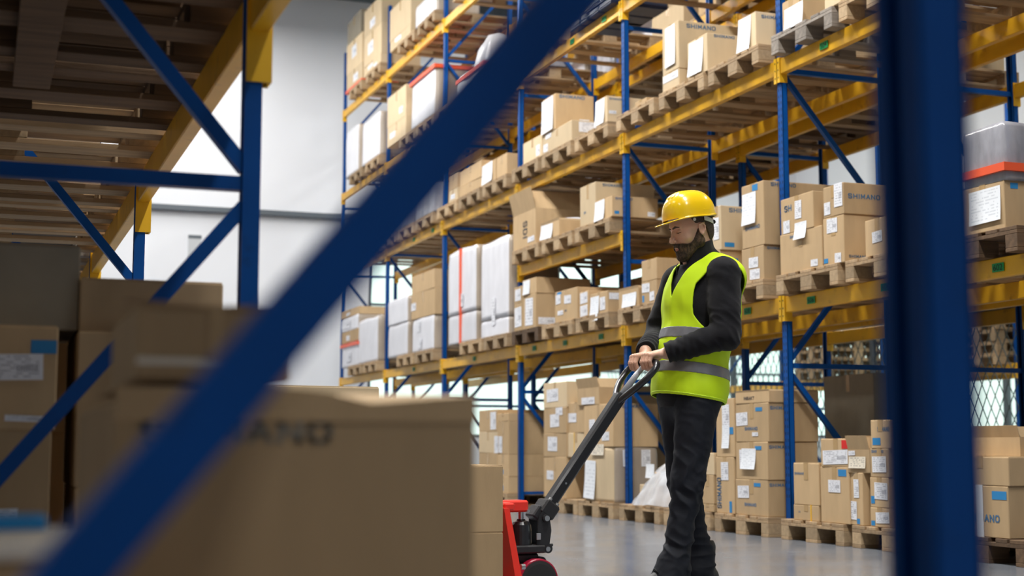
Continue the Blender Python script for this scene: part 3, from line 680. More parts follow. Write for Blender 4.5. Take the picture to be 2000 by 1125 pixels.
PALLETS = [
    (5.38, 8.545, 1.744, 'w', 'wooden pallet with load, left one, first shelf, bay right of worker'),
    (5.38, 7.66, 1.744, 'w', 'wooden pallet with load, middle one, first shelf, bay right of worker'),
    (5.38, 6.775, 1.744, 'd', 'dark plastic pallet with load, right one, first shelf, bay right of worker'),
    (5.38, 11.295, 1.744, 'w', 'wooden pallet with load, left one, first shelf, bay behind worker'),
    (5.38, 10.41, 1.744, 'w', 'wooden pallet with load, middle one, first shelf, bay behind worker'),
    (5.38, 9.525, 1.744, 'w', 'wooden pallet with load, right one, first shelf, bay behind worker'),
    (5.38, 14.045, 1.744, 'd', 'dark plastic pallet with load, left one, first shelf, first bay left of worker'),
    (5.38, 13.16, 1.744, 'w', 'wooden pallet with load, middle one, first shelf, first bay left of worker'),
    (5.38, 12.275, 1.744, 'w', 'wooden pallet with load, right one, first shelf, first bay left of worker'),
    (5.38, 15.844, 1.744, 'w', 'wooden pallet with load, left one, first shelf, second bay left of worker'),
    (5.38, 14.975, 1.744, 'w', 'wooden pallet with load, right one, first shelf, second bay left of worker'),
    (5.38, 18.623, 1.744, 'w', 'wooden pallet with load, left one, first shelf, third bay left of worker'),
    (5.38, 17.725, 1.744, 'w', 'wooden pallet with load, right one, first shelf, third bay left of worker'),
    (5.38, 21.408, 1.744, 'w', 'wooden pallet with load, left one, first shelf, end bay by wall'),
    (5.38, 20.475, 1.744, 'w', 'wooden pallet with load, right one, first shelf, end bay by wall'),
    (5.38, 14.045, 2.623, 'w', 'wooden pallet with load, left one, short middle shelf, first bay left of worker'),
    (5.38, 13.16, 2.623, 'w', 'wooden pallet with load, middle one, short middle shelf, first bay left of worker'),
    (5.38, 12.275, 2.623, 'w', 'wooden pallet with load, right one, short middle shelf, first bay left of worker'),
    (5.38, 8.545, 3.526, 'g', 'weathered grey pallet with load, left one, second shelf, bay right of worker'),
    (5.38, 7.66, 3.526, 'w', 'wooden pallet with load, middle one, second shelf, bay right of worker'),
    (5.38, 6.775, 3.526, 'w', 'wooden pallet with load, right one, second shelf, bay right of worker'),
    (5.38, 11.295, 3.526, 'w', 'wooden pallet with load, left one, second shelf, bay behind worker'),
    (5.38, 10.41, 3.526, 'w', 'wooden pallet with load, middle one, second shelf, bay behind worker'),
    (5.38, 9.525, 3.526, 'w', 'wooden pallet with load, right one, second shelf, bay behind worker'),
    (5.38, 14.045, 3.526, 'w', 'wooden pallet with load, left one, second shelf, first bay left of worker'),
    (5.38, 13.16, 3.526, 'w', 'wooden pallet with load, middle one, second shelf, first bay left of worker'),
    (5.38, 12.275, 3.526, 'w', 'wooden pallet with load, right one, second shelf, first bay left of worker'),
    (5.38, 16.795, 3.526, 'w', 'wooden pallet with load, left one, second shelf, second bay left of worker'),
    (5.38, 15.91, 3.526, 'w', 'wooden pallet with load, middle one, second shelf, second bay left of worker'),
    (5.38, 15.025, 3.526, 'w', 'wooden pallet with load, right one, second shelf, second bay left of worker'),
    (5.38, 19.545, 3.526, 'w', 'wooden pallet with load, left one, second shelf, third bay left of worker'),
    (5.38, 18.66, 3.526, 'w', 'wooden pallet with load, middle one, second shelf, third bay left of worker'),
    (5.38, 17.775, 3.526, 'w', 'wooden pallet with load, right one, second shelf, third bay left of worker'),
    (5.38, 21.429, 3.526, 'w', 'wooden pallet with load, left one, second shelf, end bay by wall'),
    (5.38, 20.475, 3.526, 'w', 'wooden pallet with load, right one, second shelf, end bay by wall'),
    (5.38, 11.295, 4.796, 'w', 'wooden pallet with load, left one, third shelf, bay behind worker'),
    (5.38, 10.41, 4.796, 'w', 'wooden pallet with load, middle one, third shelf, bay behind worker'),
    (5.38, 9.525, 4.796, 'w', 'wooden pallet with load, right one, third shelf, bay behind worker'),
    (5.38, 13.512, 4.796, 'w', 'wooden pallet with load, third shelf, first bay left of worker'),
    (5.38, 16.795, 4.796, 'w', 'wooden pallet with load, left one, third shelf, second bay left of worker'),
    (5.38, 15.91, 4.796, 'w', 'wooden pallet with load, middle one, third shelf, second bay left of worker'),
    (5.38, 15.025, 4.796, 'w', 'wooden pallet with load, right one, third shelf, second bay left of worker'),
    (5.38, 18.565, 4.796, 'w', 'wooden pallet with load, left one, third shelf, third bay left of worker'),
    (5.38, 17.725, 4.796, 'w', 'wooden pallet with load, right one, third shelf, third bay left of worker'),
    (5.38, 21.488, 4.796, 'w', 'wooden pallet with load, left one, third shelf, end bay by wall'),
    (5.38, 20.475, 4.796, 'w', 'wooden pallet with load, right one, third shelf, end bay by wall'),
    (5.38, 8.458, 4.796, 'w', 'wooden pallet with load, left one, third shelf, bay right of worker'),
    (5.38, 7.618, 4.796, 'w', 'wooden pallet with load, right one, third shelf, bay right of worker'),
    (5.38, 16.157, 6.197, 'w', 'wooden pallet with load, left one, fourth shelf, second bay left of worker'),
    (5.38, 15.251, 6.197, 'w', 'wooden pallet with load, right one, fourth shelf, second bay left of worker'),
    (5.38, 18.694, 6.197, 'w', 'wooden pallet with load, left one, fourth shelf, third bay left of worker'),
    (5.38, 17.725, 6.197, 'w', 'wooden pallet with load, right one, fourth shelf, third bay left of worker'),
    (5.38, 21.553, 6.197, 'w', 'wooden pallet with load, left one, fourth shelf, end bay by wall'),
    (5.38, 20.475, 6.197, 'w', 'wooden pallet with load, right one, fourth shelf, end bay by wall'),
    (5.38, 8.545, 0.0, 'w', 'wooden pallet with load, left one, floor level, bay right of worker'),
    (5.38, 7.66, 0.0, 'w', 'wooden pallet with load, middle one, floor level, bay right of worker'),
    (5.38, 6.775, 0.0, 'd', 'dark plastic pallet with load, right one, floor level, bay right of worker'),
    (5.38, 11.295, 0.0, 'w', 'wooden pallet with load, left one, floor level, bay behind worker'),
    (5.38, 10.41, 0.0, 'w', 'wooden pallet with load, middle one, floor level, bay behind worker'),
    (5.38, 9.525, 0.0, 'w', 'wooden pallet with load, right one, floor level, bay behind worker'),
    (5.38, 13.065, 0.0, 'w', 'wooden pallet with load, left one, floor level, first bay left of worker'),
    (5.38, 12.225, 0.0, 'w', 'wooden pallet with load, right one, floor level, first bay left of worker'),
    (5.38, 15.815, 0.0, 'w', 'wooden pallet with load, left one, floor level, second bay left of worker'),
    (5.38, 14.975, 0.0, 'w', 'wooden pallet with load, right one, floor level, second bay left of worker'),
]
GREENS = [(9.533, 'a', '608'), (8.64, 'a', '606'), (7.749, 'a', '604'), (6.658, 'a', '602'), (11.157, 'a', '612'), (12.287, 'a', '614'), (13.171, 'a', '616'), (14.02, 'a', '618'), (18.499, 'a', '626'), (15.978, 'a', '622'), (8.399, 'c', '504'), (17.673, 'c', '526'), (18.547, 'c', '528'), (12.164, 'd', '412'), (12.963, 'd', '414'), (16.722, 'd', '424'), (17.745, 'd', '426'), (18.656, 'd', '428')]
# ================================================================== ROOM
M_wall_dark = mat('grey_wall_sheet', (.32, .34, .37), .6)
ZC = 8.72
YE, XR_, XL_, YB = 24.1, 15.0, -7.5, -6.0
struct(MB().box(((XL_ + XR_) / 2, (YE + YB) / 2, -.1), (XR_ - XL_ + .4, YE - YB + .4, .2)).link('floor', M_floor))
struct(MB().box(((XL_ + XR_) / 2, (YE + YB) / 2, ZC + .1), (XR_ - XL_ + .4, YE - YB + .4, .2)).link('ceiling', M_ceil))
struct(MB().box((XL_ - .1, (YE + YB) / 2, ZC / 2), (.2, YE - YB + .4, ZC)).link('wall_left', M_wall_dark))
struct(MB().box(((XL_ + XR_) / 2, YB - .1, ZC / 2), (XR_ - XL_, .2, ZC)).link('wall_back', M_wall_dark))
# far end wall: solid part left, glazed bands on the right part
m = MB()
m.box(((XL_ + 6.3) / 2, YE + .1, ZC / 2), (6.3 - XL_, .2, ZC))
m.box(((6.3 + XR_) / 2, YE + .1, .4), (XR_ - 6.3, .2, .8))
m.box(((6.3 + XR_) / 2, YE + .1, (4.35 + ZC) / 2), (XR_ - 6.3, .2, ZC - 4.35))
struct(m.link('wall_end', M_wall))
m = MB()
m.box((XR_ + .1, (YE + YB) / 2, .4), (.2, YE - YB, .8))
m.box((XR_ + .1, (YE + YB) / 2, (4.35 + ZC) / 2), (.2, YE - YB, ZC - 4.35))
struct(m.link('wall_right', M_wall))
# window bands (daylight behind pale green translucent panes)
n = 0


def window_band(p0, p1, axis):
    global n
    k = int(round((p1 - p0) / 1.45))
    st = (p1 - p0) / k
    for i in range(k):
        n += 1
        a = p0 + i * st
        c = (a + st / 2, YE + .1, 2.575) if axis == 'x' else (XR_ + .1, a + st / 2, 2.575)
        e = bpy.data.objects.new('window_%d' % n, None)
        C.objects.link(e)
        e.location = c
        struct(e)
        g = MB().box((0, 0, 0), (st, .02, 3.55) if axis == 'x' else (.02, st, 3.55)).link('pane', M_windowglass, e)
        f = MB()
        for s in (-1, 1):
            if axis == 'x':
                f.box((s * (st / 2 - .03), -.02, 0), (.06, .1, 3.55)); f.box((0, -.02, s * 1.75), (st, .1, .06)) ; f.box((0, -.02, s * .55), (st, .08, .04))
            else:
                f.box((-.02, s * (st / 2 - .03), 0), (.1, .06, 3.55)); f.box((-.02, 0, s * 1.75), (.1, st, .06)); f.box((-.02, 0, s * .55), (.08, st, .04))
        f.link('window_frame', M_darksteel, e)


window_band(6.3, XR_, 'x')
window_band(2.0, YE, 'y')
# service rail along the end wall
struct(MB().box((-.2, YE - .07, 4.62), (13.0, .12, .085)).link('trim_1', M_darksteel))
struct(MB().box((2.45, YE - .02, 2.3), (.05, .04, 4.6)).link('trim_2', M_wall))
struct(MB().box((3.6, YE - .35, ZC - .14), (22, .12, .28)).link('trim_3', M_darksteel))
sg = thing('wall_sign', 'small pale grey notice fixed on the white end wall below the dark rail', 'sign', (3.28, YE - .012, 3.98))
MB().box((0, 0, 0), (.22, .02, .42)).link('board', mat('sign_grey', (.52, .54, .56), .5), sg)
MB().box((0, -.012, .17), (.22, .006, .05)).link('header', M_darksteel, sg)

# ceiling lights: linear high bay fixtures over the aisles
lights = []


def ceiling_light(x, y, ln, z, power, lab, grp='linear lights hanging under the ceiling'):
    t = thing('ceiling_light', lab, 'light', (x, y, z), 0, grp)
    MB().cbox((0, 0, .05), (.34, ln, .08), .01).link('housing', M_darksteel, t)
    MB().box((0, 0, .005), (.30, ln - .06, .012)).link('diffuser', M_lamp, t)
    L_ = bpy.data.lights.new('lamp_light', 'AREA')
    L_.shape = 'RECTANGLE'
    L_.size, L_.size_y = .3, ln - .06
    L_.energy = power
    L_.color = (1, .985, .96)
    o = bpy.data.objects.new('lamp_light', L_)
    C.objects.link(o)
    o.parent = t
    o.location = (0, 0, -.02)


for x, ys, nm in ((2.7, ((-1.2, 170), (3.0, 430), (7.2, 370), (11.2, 390), (15.2, 370), (19.2, 270), (22.4, 110)), 'middle aisle'), (9.3, ((6.5, 130), (11.5, 220), (16.5, 240), (21.5, 240)), 'aisle behind the tall racks'),
                  (-2.9, ((1, 35), (8, 60), (14, 30), (20, 12)), 'aisle left of the near rack')):
    for k, (y, pw_) in enumerate(ys):
        ceiling_light(x, y, 2.6, 8.0, pw_, ('nearest', 'second', 'third', 'fourth', 'fifth', 'sixth', 'farthest')[k] + ' long white linear lamp in the row over the ' + nm)
# ================================================================== PALLET RACKS
X1, X1R, X2, X2R = 5.50, 6.44, 6.72, 7.66
BAY, Y0 = 2.75, 9.035
ZL = {'a': 1.686, 'b': 2.565, 'c': 3.469, 'd': 4.738, 'e': 6.14}
BH = .115
dig = {}


def post_mesh(h, wy, dx, slots, smin=.3):
    """upright of C section: web at x=0 facing -X, flanges towards +X"""
    m = MB()
    t = .004
    m.box((t / 2, 0, h / 2), (t, wy, h))
    for s in (-1, 1):
        m.box((dx / 2, s * (wy / 2 - t / 2), h / 2), (dx, t, h))
        m.box((dx - t / 2, s * (wy / 2 - wy * .14), h / 2), (t, wy * .28, h))
    m.box((dx / 2, 0, .004), (dx + .05, wy + .06, .008))
    if slots:
        m.m = 1
        z = smin
        while z < h - .1:
            for s in (-1, 1):
                m.box((-.0006, s * wy * .22, z), (.0016, wy * .12, .022))
            z += .05
        m.m = 0
    return m.mesh('post', [M_blue, M_slot])


def label_parts(parent, x, y, z, txt='808'):
    """green shelf label with dark characters on the aisle face of a beam"""
    o = MB().box((0, 0, 0), (.003, .10, .05)).link('location_label', M_green, parent, (x, y, z))
    tm, tw = text_mesh(txt, M_ink, .02)
    t = put('characters', tm, o)
    t.matrix_local = Matrix.Translation((-.003, .04, -.017)) @ Matrix.Rotation(R(-90), 4, 'Z') @ Matrix.Rotation(R(90), 4, 'X') @ Matrix.Diagonal((.08 / tw, .036, 1, 1))


def rack(lab, xf, xr, frames, height, bay_beams, wy=.07, dx=.045, conn=.19, conn_low=None, labels=(), ftype=0, strut_z=1.243, both=(1, 1), slots_below=14, rail_names=True):
    """frames: list of Y; bay_beams: {(i,j): [z...]} beams between frames i and j on both faces"""
    t = thing('pallet_rack', lab, 'pallet rack', (xf, frames[0], 0))
    ox, oy = xf, frames[0]
    pm = {}
    hs = height if hasattr(height, '__len__') else [height] * len(frames)
    for i, Y in enumerate(frames):
        h = hs[i]
        key = (h, Y < slots_below)
        if key not in pm:
            pm[key] = post_mesh(h, wy, dx, Y < slots_below)
        put('post', pm[key], t, (0, Y - oy, 0))
        r_ = put('post', pm[key], t, (xr - xf, Y - oy, 0), R(180))
        # bracing between front and rear post
        a, b = dx * .8, xr - xf - dx * .8
        MB().bar((a, Y - oy, .15), (b, Y - oy, .15), .03, .03, (0, 1, 0)).link('strut', M_blue, t)
        zs = [strut_z + 1.103 * q for q in range(0, 7) if strut_z + 1.103 * q < h - .05]
        for q, z in enumerate(zs):
            MB().bar((a, Y - oy, z), (b, Y - oy, z), .036, .036, (0, 1, 0)).link('strut', M_blue, t)
            # diagonals run from the front post down and up
            if q == 0:
                MB().bar((a, Y - oy + .0, z - .055), (b, Y - oy, z - 1.098), .036, .036, (0, 1, 0)).link('brace', M_blue, t)
            z2 = z + 1.063
            if z2 < h:
                p, r2 = ((a, b) if q % 2 == 0 else (b, a))
                MB().bar((p, Y - oy, z + .04), (r2, Y - oy, z2), .036, .036, (0, 1, 0)).link('brace', M_blue, t)
    bm = {}
    for (i, j), zs in bay_beams.items():
        ya, yb = frames[i], frames[j]
        ln = yb - ya - wy
        for z in zs:
            for side in (0, 1):
                if not both[side]:
                    continue
                x = -.004 if side == 0 else xr - xf + .004
                sg = -1 if side == 0 else 1
                key = round(ln, 3)
                if key not in bm:
                    m = MB()
                    m.cbox((0, 0, 0), (.05, ln, BH), .004)
                    bm[key] = m.mesh('beam', [M_yellow])
                be = put('beam', bm[key], t, (x - sg * .024 + sg * .01, (ya + yb) / 2 - oy, z))
                for s in (-1, 1):
                    m = MB()
                    cl = conn if conn_low is None else conn
                    zc = .012 + BH / 2 - conn / 2 if conn_low is None else conn_low
                    m.box((sg * .030, s * (ln / 2 + wy * .20), zc), (.006, wy * .40, conn))
                    m.box((0, s * (ln / 2 - .003), zc), (.066, .006, conn))
                    m.m = 1
                    for q in (-1, 0, 1):
                        m.cyl((sg * .033, s * (ln / 2 + wy * .2), zc + q * conn * .3), (sg * .0345, s * (ln / 2 + wy * .2), zc + q * conn * .3), .006, n=8)
                    m.link('connector', [M_yellow_plate, M_ink], be)
    for (Y, z, txt) in labels:
        label_parts(t, -.022, Y - oy, z, txt)
    return t


FR = [Y0 + BAY * k for k in range(-2, 6)]       # Y of the frames, index 2 is the post right of the worker
bb = {}
for i in range(7):
    zs = ['a', 'c', 'd', 'e']
    if i == 3:
        zs.append('b')
    bb[(i, i + 1)] = [ZL[k] for k in zs]
lb = []
for Y, k, tx in GREENS:
    lb.append((Y, ZL[k], tx))
rack('tall blue and yellow pallet rack along the right side of the aisle, loaded with cartons', X1, X1R, FR, 7.2, bb, labels=lb)
bb2 = {(i, i + 1): [ZL[k] for k in 'acde'] for i in range(7)}
rack('blue and yellow pallet rack standing back to back behind the loaded aisle rack', X2, X2R, FR, 7.2, bb2, slots_below=0)
F3 = [3.2 + 2.75 * k for k in range(8)]
rack('distant pallet rack seen through the shelves, standing before the pale green windows', 11.9, 12.84, F3, 5.2, {(i, i + 1): [1.6, 3.3] for i in range(7)}, slots_below=0)

# near rack: the camera looks out of it
NX, NXR = .645, -.29
NF = [.832 + 2.75 * k for k in range(-1, 7)]
nb = rack('near blue and yellow pallet rack the view looks out of, its braces crossing the picture', 0, NX - NXR, [2.75 * k for k in range(8)], 3.4,
          {(i, i + 1): [1.7775] for i in range(7)}, wy=.05, dx=.045, conn=.27, conn_low=-.055, strut_z=1.325, slots_below=99)
nb.location = (NX, NF[-1], 0)
nb.rotation_euler = (0, 0, R(180))
# ================================================================== PALLETS AND CARGO
rng = random.Random(7)
PAL = {}


def pallet_proto(kind):
    wood = {'w': M_wood, 'd': M_wood_dark, 'g': M_wood_grey}[kind]
    if kind not in PAL:
        d = {}
        d['deck_board'] = [(MB().cbox((0, 0, 0), (1.2, wd, .022), .002).mesh('deck_board', [wood]), (0, y, .133))
                           for wd, y in ((.145, -.327), (.10, -.185), (.145, 0), (.10, .185), (.145, .327))]
        st = MB().cbox((0, 0, 0), (.145, .8, .022), .002).mesh('stringer_board', [wood])
        d['stringer_board'] = [(st, (x, 0, .111)) for x in (-.527, 0, .527)]
        bw = M_wood_block if kind == 'w' else wood
        b1 = MB().cbox((0, 0, 0), (.145, .10, .078), .003).mesh('block', [bw])
        b2 = MB().cbox((0, 0, 0), (.145, .145, .078), .003).mesh('block', [bw])
        d['block'] = [((b2 if y == 0 else b1), (x, y, .061)) for x in (-.527, 0, .527) for y in (-.35, 0, .35)]
        b3 = MB().cbox((0, 0, 0), (1.2, .10, .022), .002).mesh('bottom_board', [wood])
        b4 = MB().cbox((0, 0, 0), (1.2, .145, .022), .002).mesh('bottom_board', [wood])
        d['bottom_board'] = [(b3, (0, -.35, .011)), (b4, (0, 0, .011)), (b3, (0, .35, .011))]
        PAL[kind] = d
        m = MB()
        m.m = 0
        for nm, rows in d.items():
            for me, loc in rows:
                m.m = 1 if nm == 'block' else 0
                m.add([v.co for v in me.vertices], [tuple(p.vertices) for p in me.polygons], Matrix.Translation(loc))
        PAL[kind + '1'] = m.mesh('pallet', [wood, bw])
    return PAL[kind]


def pallet(x, y, z, kind, label, rz=0, parts=True, group=None):
    """euro pallet, centre at x,y on z; long side along x"""
    d = pallet_proto(kind)
    if not parts:
        o = put('pallet', PAL[kind + '1'], None, (x, y, z), rz)
        return tag(o, label, 'pallet', group)
    t = thing('pallet', label, 'pallet', (x, y, z), rz, group)
    for nm, rows in d.items():
        for me, loc in rows:
            put(nm, me, t, loc)
    return t


CM = {'c': M_card, 'p': M_card_pale, 'g': M_grey_card}
TAPEM = {}


def place_on(o, parent, face, dx, dy, h, u, v, off=.0008, post=None):
    """put flat mesh o (local XZ plane, front to -Y) on face f (-X), s (-Y), r(+X), k(+Y) of a carton centred on its base"""
    if face == 's':
        M = Matrix.Translation((-dx / 2 + u * dx, -dy / 2 - off, v * h))
    elif face == 'f':
        M = Matrix.Translation((-dx / 2 - off, dy / 2 - u * dy, v * h)) @ Matrix.Rotation(R(-90), 4, 'Z')
    elif face == 'r':
        M = Matrix.Translation((dx / 2 + off, -dy / 2 + u * dy, v * h)) @ Matrix.Rotation(R(90), 4, 'Z')
    else:
        M = Matrix.Translation((dx / 2 - u * dx, dy / 2 + off, v * h)) @ Matrix.Rotation(R(180), 4, 'Z')
    o.parent = parent
    if post is not None:
        M = M @ post
    o.matrix_local = M


def add_marks(t, feats, dx, dy, h):
    for tok in [q for q in feats.split(';') if q]:
        k = tok.split(':')[0]
        a = tok.split(':')[1] if ':' in tok else ''
        face = 's' if k.endswith('s') else ('r' if k.endswith('r') else 'f')
        W = dx if face == 's' else dy
        if k[0] in 'LSNRB' and k[:1] != 'T':
            u, v, ww, hh = [float(q) for q in a.split(',')]
            m_, nm, curl = {'L': (M_label, 'shipping_label', 0), 'S': (M_sheet, 'paper_sheet', rng.uniform(.008, .02)),
                            'N': (M_notecard, 'paper_note', .006), 'R': (M_red, 'red_sticker', 0), 'B': (M_bluesq, 'blue_print', 0)}[k[0]]
            W_ = min(ww * W, 1.1 * W)
            o = put(nm, quad_mesh(nm, W_, hh * h, m_, curl), t)
            place_on(o, t, face, dx, dy, h, u, v, .0022 if k[0] in 'LSNR' else .0012)
            if k[0] in 'LS':
                o.rotation_euler.rotate_axis('Y', rng.uniform(-.04, .04))
        elif k[0] == 'T':
            p = a.split(',')
            txt, u, v = p[0], float(p[1]), float(p[2])
            hh = float(p[3]) if len(p) > 3 else .1
            me, tw = text_mesh(txt, M_blueprint if txt not in ('SDI', 'STAY', 'INBAKT') else M_blacktext, .015)
            o = put('printed_lettering', me, t)
            if k[1] == 'v':                      # upright lettering running up the front face
                s_ = .07
                place_on(o, t, 'f', dx, dy, h, u, .08, .0015, Matrix.Rotation(R(-90), 4, 'Y') @ Matrix.Rotation(R(90), 4, 'X') @ Matrix.Diagonal((h * .55 / tw, s_, 1, 1)))
            else:
                s_ = hh * h
                if len(p) > 4:
                    me2, tw = text_mesh(txt, M_fadedprint)
                    o.data = me2
                sx = min(s_ * 1.25, W * (.97 - u) / tw)
                if len(p) > 4:
                    sx = float(p[4]) * W / tw
                elif face == 's' and txt == 'SHIMANO':
                    sx = min(s_ * 1.3, .3 / tw * 1.2, W * .75 / tw)
                if txt == 'SDI':                 # three characters written down the front
                    place_on(o, t, 'f', dx, dy, h, .45, .75, .0015, Matrix.Rotation(R(90), 4, 'Y') @ Matrix.Rotation(R(90), 4, 'X') @ Matrix.Diagonal((h * .5 / tw, .13, 1, 1)))
                    continue
                place_on(o, t, face, dx, dy, h, u, v, .0015, Matrix.Rotation(R(90), 4, 'X') @ Matrix.Diagonal((sx, s_, 1, 1)))
        elif k == 'V2':                          # strap round the carton
            MB().box((-dx / 2 + .35 * dx, 0, h / 2), (.012, dy + .004, h + .004)).box((0, dy / 2 - float(a) * dy, h / 2), (dx + .004, .012, h + .004)).link('strap', M_yellow_plate, t)
        elif k == 'V3':
            MB().box((0, dy / 2 - float(a) * dy, h / 2), (dx + .006, .06, h + .006)).link('tape', M_paper, t)
        elif k == 'V':
            MB().box((0, dy / 2 - float(a) * dy, h / 2), (dx + .02, .05, h + .02)).link('strap', M_orange_film, t)
        elif k == 'H':
            MB().box((0, 0, float(a) * h), (dx + .03, dy + .03, min(.05, .08 * h + .02))).link('tape', M_orange_film, t)


def carton(x, y, z, dx, dy, h, kind, feats, label, rz=0, group=None, tape=True, nm='carton'):
    """closed carton: body with flap seam, tape; origin at the centre of its base"""
    m_ = CM[kind]
    t = thing(nm, label, 'carton', (x, y, z), rz, group)
    m = MB()
    g = .0015
    m.cbox((0, 0, h / 2), (dx, dy, h - g), .004)
    # top flaps: two boards meeting in the middle
    m.link('body', [m_], t)
    m = MB()
    for s in (-1, 1):
        m.cbox((0, s * dy / 4, h - .0005), (dx - .006, dy / 2 - .004, .004), .001)
    m.link('flap', [m_], t)
    if tape:
        m = MB()
        m.box((0, 0, h + .0018), (dx + .003, .05, .0012))
        for s in (-1, 1):
            m.box((s * (dx / 2 + .001), 0, h - min(.07, h * .2)), (.0012, .05, min(.14, h * .4)))
        m.link('tape', [M_tape], t)
    add_marks(t, feats, dx, dy, h)
    return t


def open_carton(x, y, z, dx, dy, h, kind, feats, label, rz=0, deep=True, fill=False, group=None):
    """open carton: four walls, bottom, flaps standing up or folded out"""
    m_ = M_card
    t = thing('open_carton', label, 'carton', (x, y, z), rz, group)
    w_ = .005
    hb = h * (.62 if deep else .86)
    m = MB()
    m.box((0, 0, w_ / 2), (dx, dy, w_))
    for s in (-1, 1):
        m.box((s * (dx / 2 - w_ / 2), 0, hb / 2), (w_, dy, hb))
        m.box((0, s * (dy / 2 - w_ / 2), hb / 2), (dx - 2 * w_, w_, hb))
    m.link('body', [m_], t)
    fl = h - hb
    for ax, s, ang in ((1, 1, 8), (1, -1, -30), (0, 1, -6), (0, -1, 14)):
        m = MB()
        if ax == 0:
            m.box((0, 0, fl / 2), (w_ * .7, dy - .01, fl))
            o = m.link('flap', [m_], t, (s * (dx / 2 - w_ / 2), 0, hb))
            o.rotation_euler = (0, R(ang * s), 0)
        else:
            m.box((0, 0, fl / 2), (dx - .01, w_ * .7, fl))
            o = m.link('flap', [m_], t, (0, s * (dy / 2 - w_ / 2), hb))
            o.rotation_euler = (R(-ang * s), 0, 0)
    if fill:
        lump(dx - .04, dy - .04, hb * 1.15, M_wrap, 3, .02).location = (0, 0, 0)
        bpy.context.view_layer.update()
    add_marks(t, feats, dx, dy, hb)
    return t


def lump_mesh(dx, dy, h, m_, seed=0, amp=.02, n=14, taper=0, nm='load', top_round=.3, mats=None, skew=0):
    """rounded, lumpy block (film-wrapped goods)"""
    r = random.Random(seed)
    ph = [(r.uniform(4, 14), r.uniform(4, 14), r.uniform(4, 14), r.uniform(0, 6), r.uniform(.3, 1)) for _ in range(9)]
    vs, fs, ids = [], [], {}

    def vid(i, j, k):
        if (i, j, k) not in ids:
            u, v, w2 = i / n * 2 - 1, j / n * 2 - 1, k / n * 2 - 1
            # superellipsoid rounding in plan
            e = 26
            q = (abs(u) ** e + abs(v) ** e) ** (1 / e)
            mx_ = max(abs(u), abs(v))
            f = mx_ / q if q > 0 else 1
            x, y, z_ = u * f, v * f, w2
            if w2 > .6:
                t_ = (w2 - .6) / .4
                c = 1 - top_round * .25 * t_ ** 2
                x, y = x * c, y * c
            px_, py_, pz_ = x * dx / 2, y * dy / 2, (z_ + 1) / 2 * h
            d = sum(a4 * math.sin(a0 * px_ + a1 * py_ + a2 * pz_ * .7 + a3) for a0, a1, a2, a3, a4 in ph) / 4
            s_ = 1 - taper * (z_ + 1) / 2
            top = h * amp * 1.2 * math.sin(px_ * 9 + py_ * 7 + seed) * (1 if w2 > .99 else 0)
            k_ = (1 + amp * d)
            ids[(i, j, k)] = len(vs)
            vs.append((px_ * s_ * k_ + skew * pz_, py_ * s_ * k_, max(0, pz_ + (top if w2 > .99 else 0))))
        return ids[(i, j, k)]
    for a in range(n):
        for b_ in range(n):
            fs.append((vid(a, b_, 0), vid(a, b_ + 1, 0), vid(a + 1, b_ + 1, 0), vid(a + 1, b_, 0)))
            fs.append((vid(a, b_, n), vid(a + 1, b_, n), vid(a + 1, b_ + 1, n), vid(a, b_ + 1, n)))
            fs.append((vid(a, 0, b_), vid(a + 1, 0, b_), vid(a + 1, 0, b_ + 1), vid(a, 0, b_ + 1)))
            fs.append((vid(a, n, b_), vid(a, n, b_ + 1), vid(a + 1, n, b_ + 1), vid(a + 1, n, b_)))
            fs.append((vid(0, a, b_), vid(0, a, b_ + 1), vid(0, a + 1, b_ + 1), vid(0, a + 1, b_)))
            fs.append((vid(n, a, b_), vid(n, a + 1, b_), vid(n, a + 1, b_ + 1), vid(n, a, b_ + 1)))
    me = bpy.data.meshes.new(nm)
    me.from_pydata(vs, [], fs)
    me.materials.append(m_)
    me.polygons.foreach_set('use_smooth', [True] * len(me.polygons))
    me.update()
    return me


def lump(dx, dy, h, m_, seed=0, amp=.02, parent=None, nm='load', **kw):
    return put(nm, lump_mesh(dx, dy, h, m_, seed, amp, nm=nm, **kw), parent)


def wrapped(x, y, z, dx, dy, h, kind, feats, label, seed, rz=0):
    m_ = {'w': M_wrap, 'G': M_wrap_grey, 'D': M_wrap_dark, 'W': M_wrap}[kind]
    t = thing('wrapped_load', label, 'wrapped load', (x, y, z), rz)
    if kind == 'W':
        lump(dx, dy * .98, h * .45, m_, seed, .07, t, nm='film_wrap', top_round=1.2, n=20)
        o = lump(dx * .7, dy * .62, h * .98, m_, seed + 5, .06, t, nm='bundle', top_round=1.4, taper=.35, n=20)
        o.location = (-.04, -dy * .12, 0.004)
        o = lump(dx * .5, dy * .34, h * .62, M_wrap_grey, seed + 8, .07, t, nm='bundle', top_round=1.2, taper=.2)
        o.location = (-.02, dy * .27, .004)
    else:
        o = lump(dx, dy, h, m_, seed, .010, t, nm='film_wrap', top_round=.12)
        if kind == 'w':          # glare painted in: whiter film on aisle face and top, tan elsewhere
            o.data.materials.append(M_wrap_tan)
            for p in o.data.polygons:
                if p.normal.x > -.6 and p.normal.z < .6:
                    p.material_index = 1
    f2 = feats
    add_marks(t, f2, dx + .012, dy + .012, h)
    return t


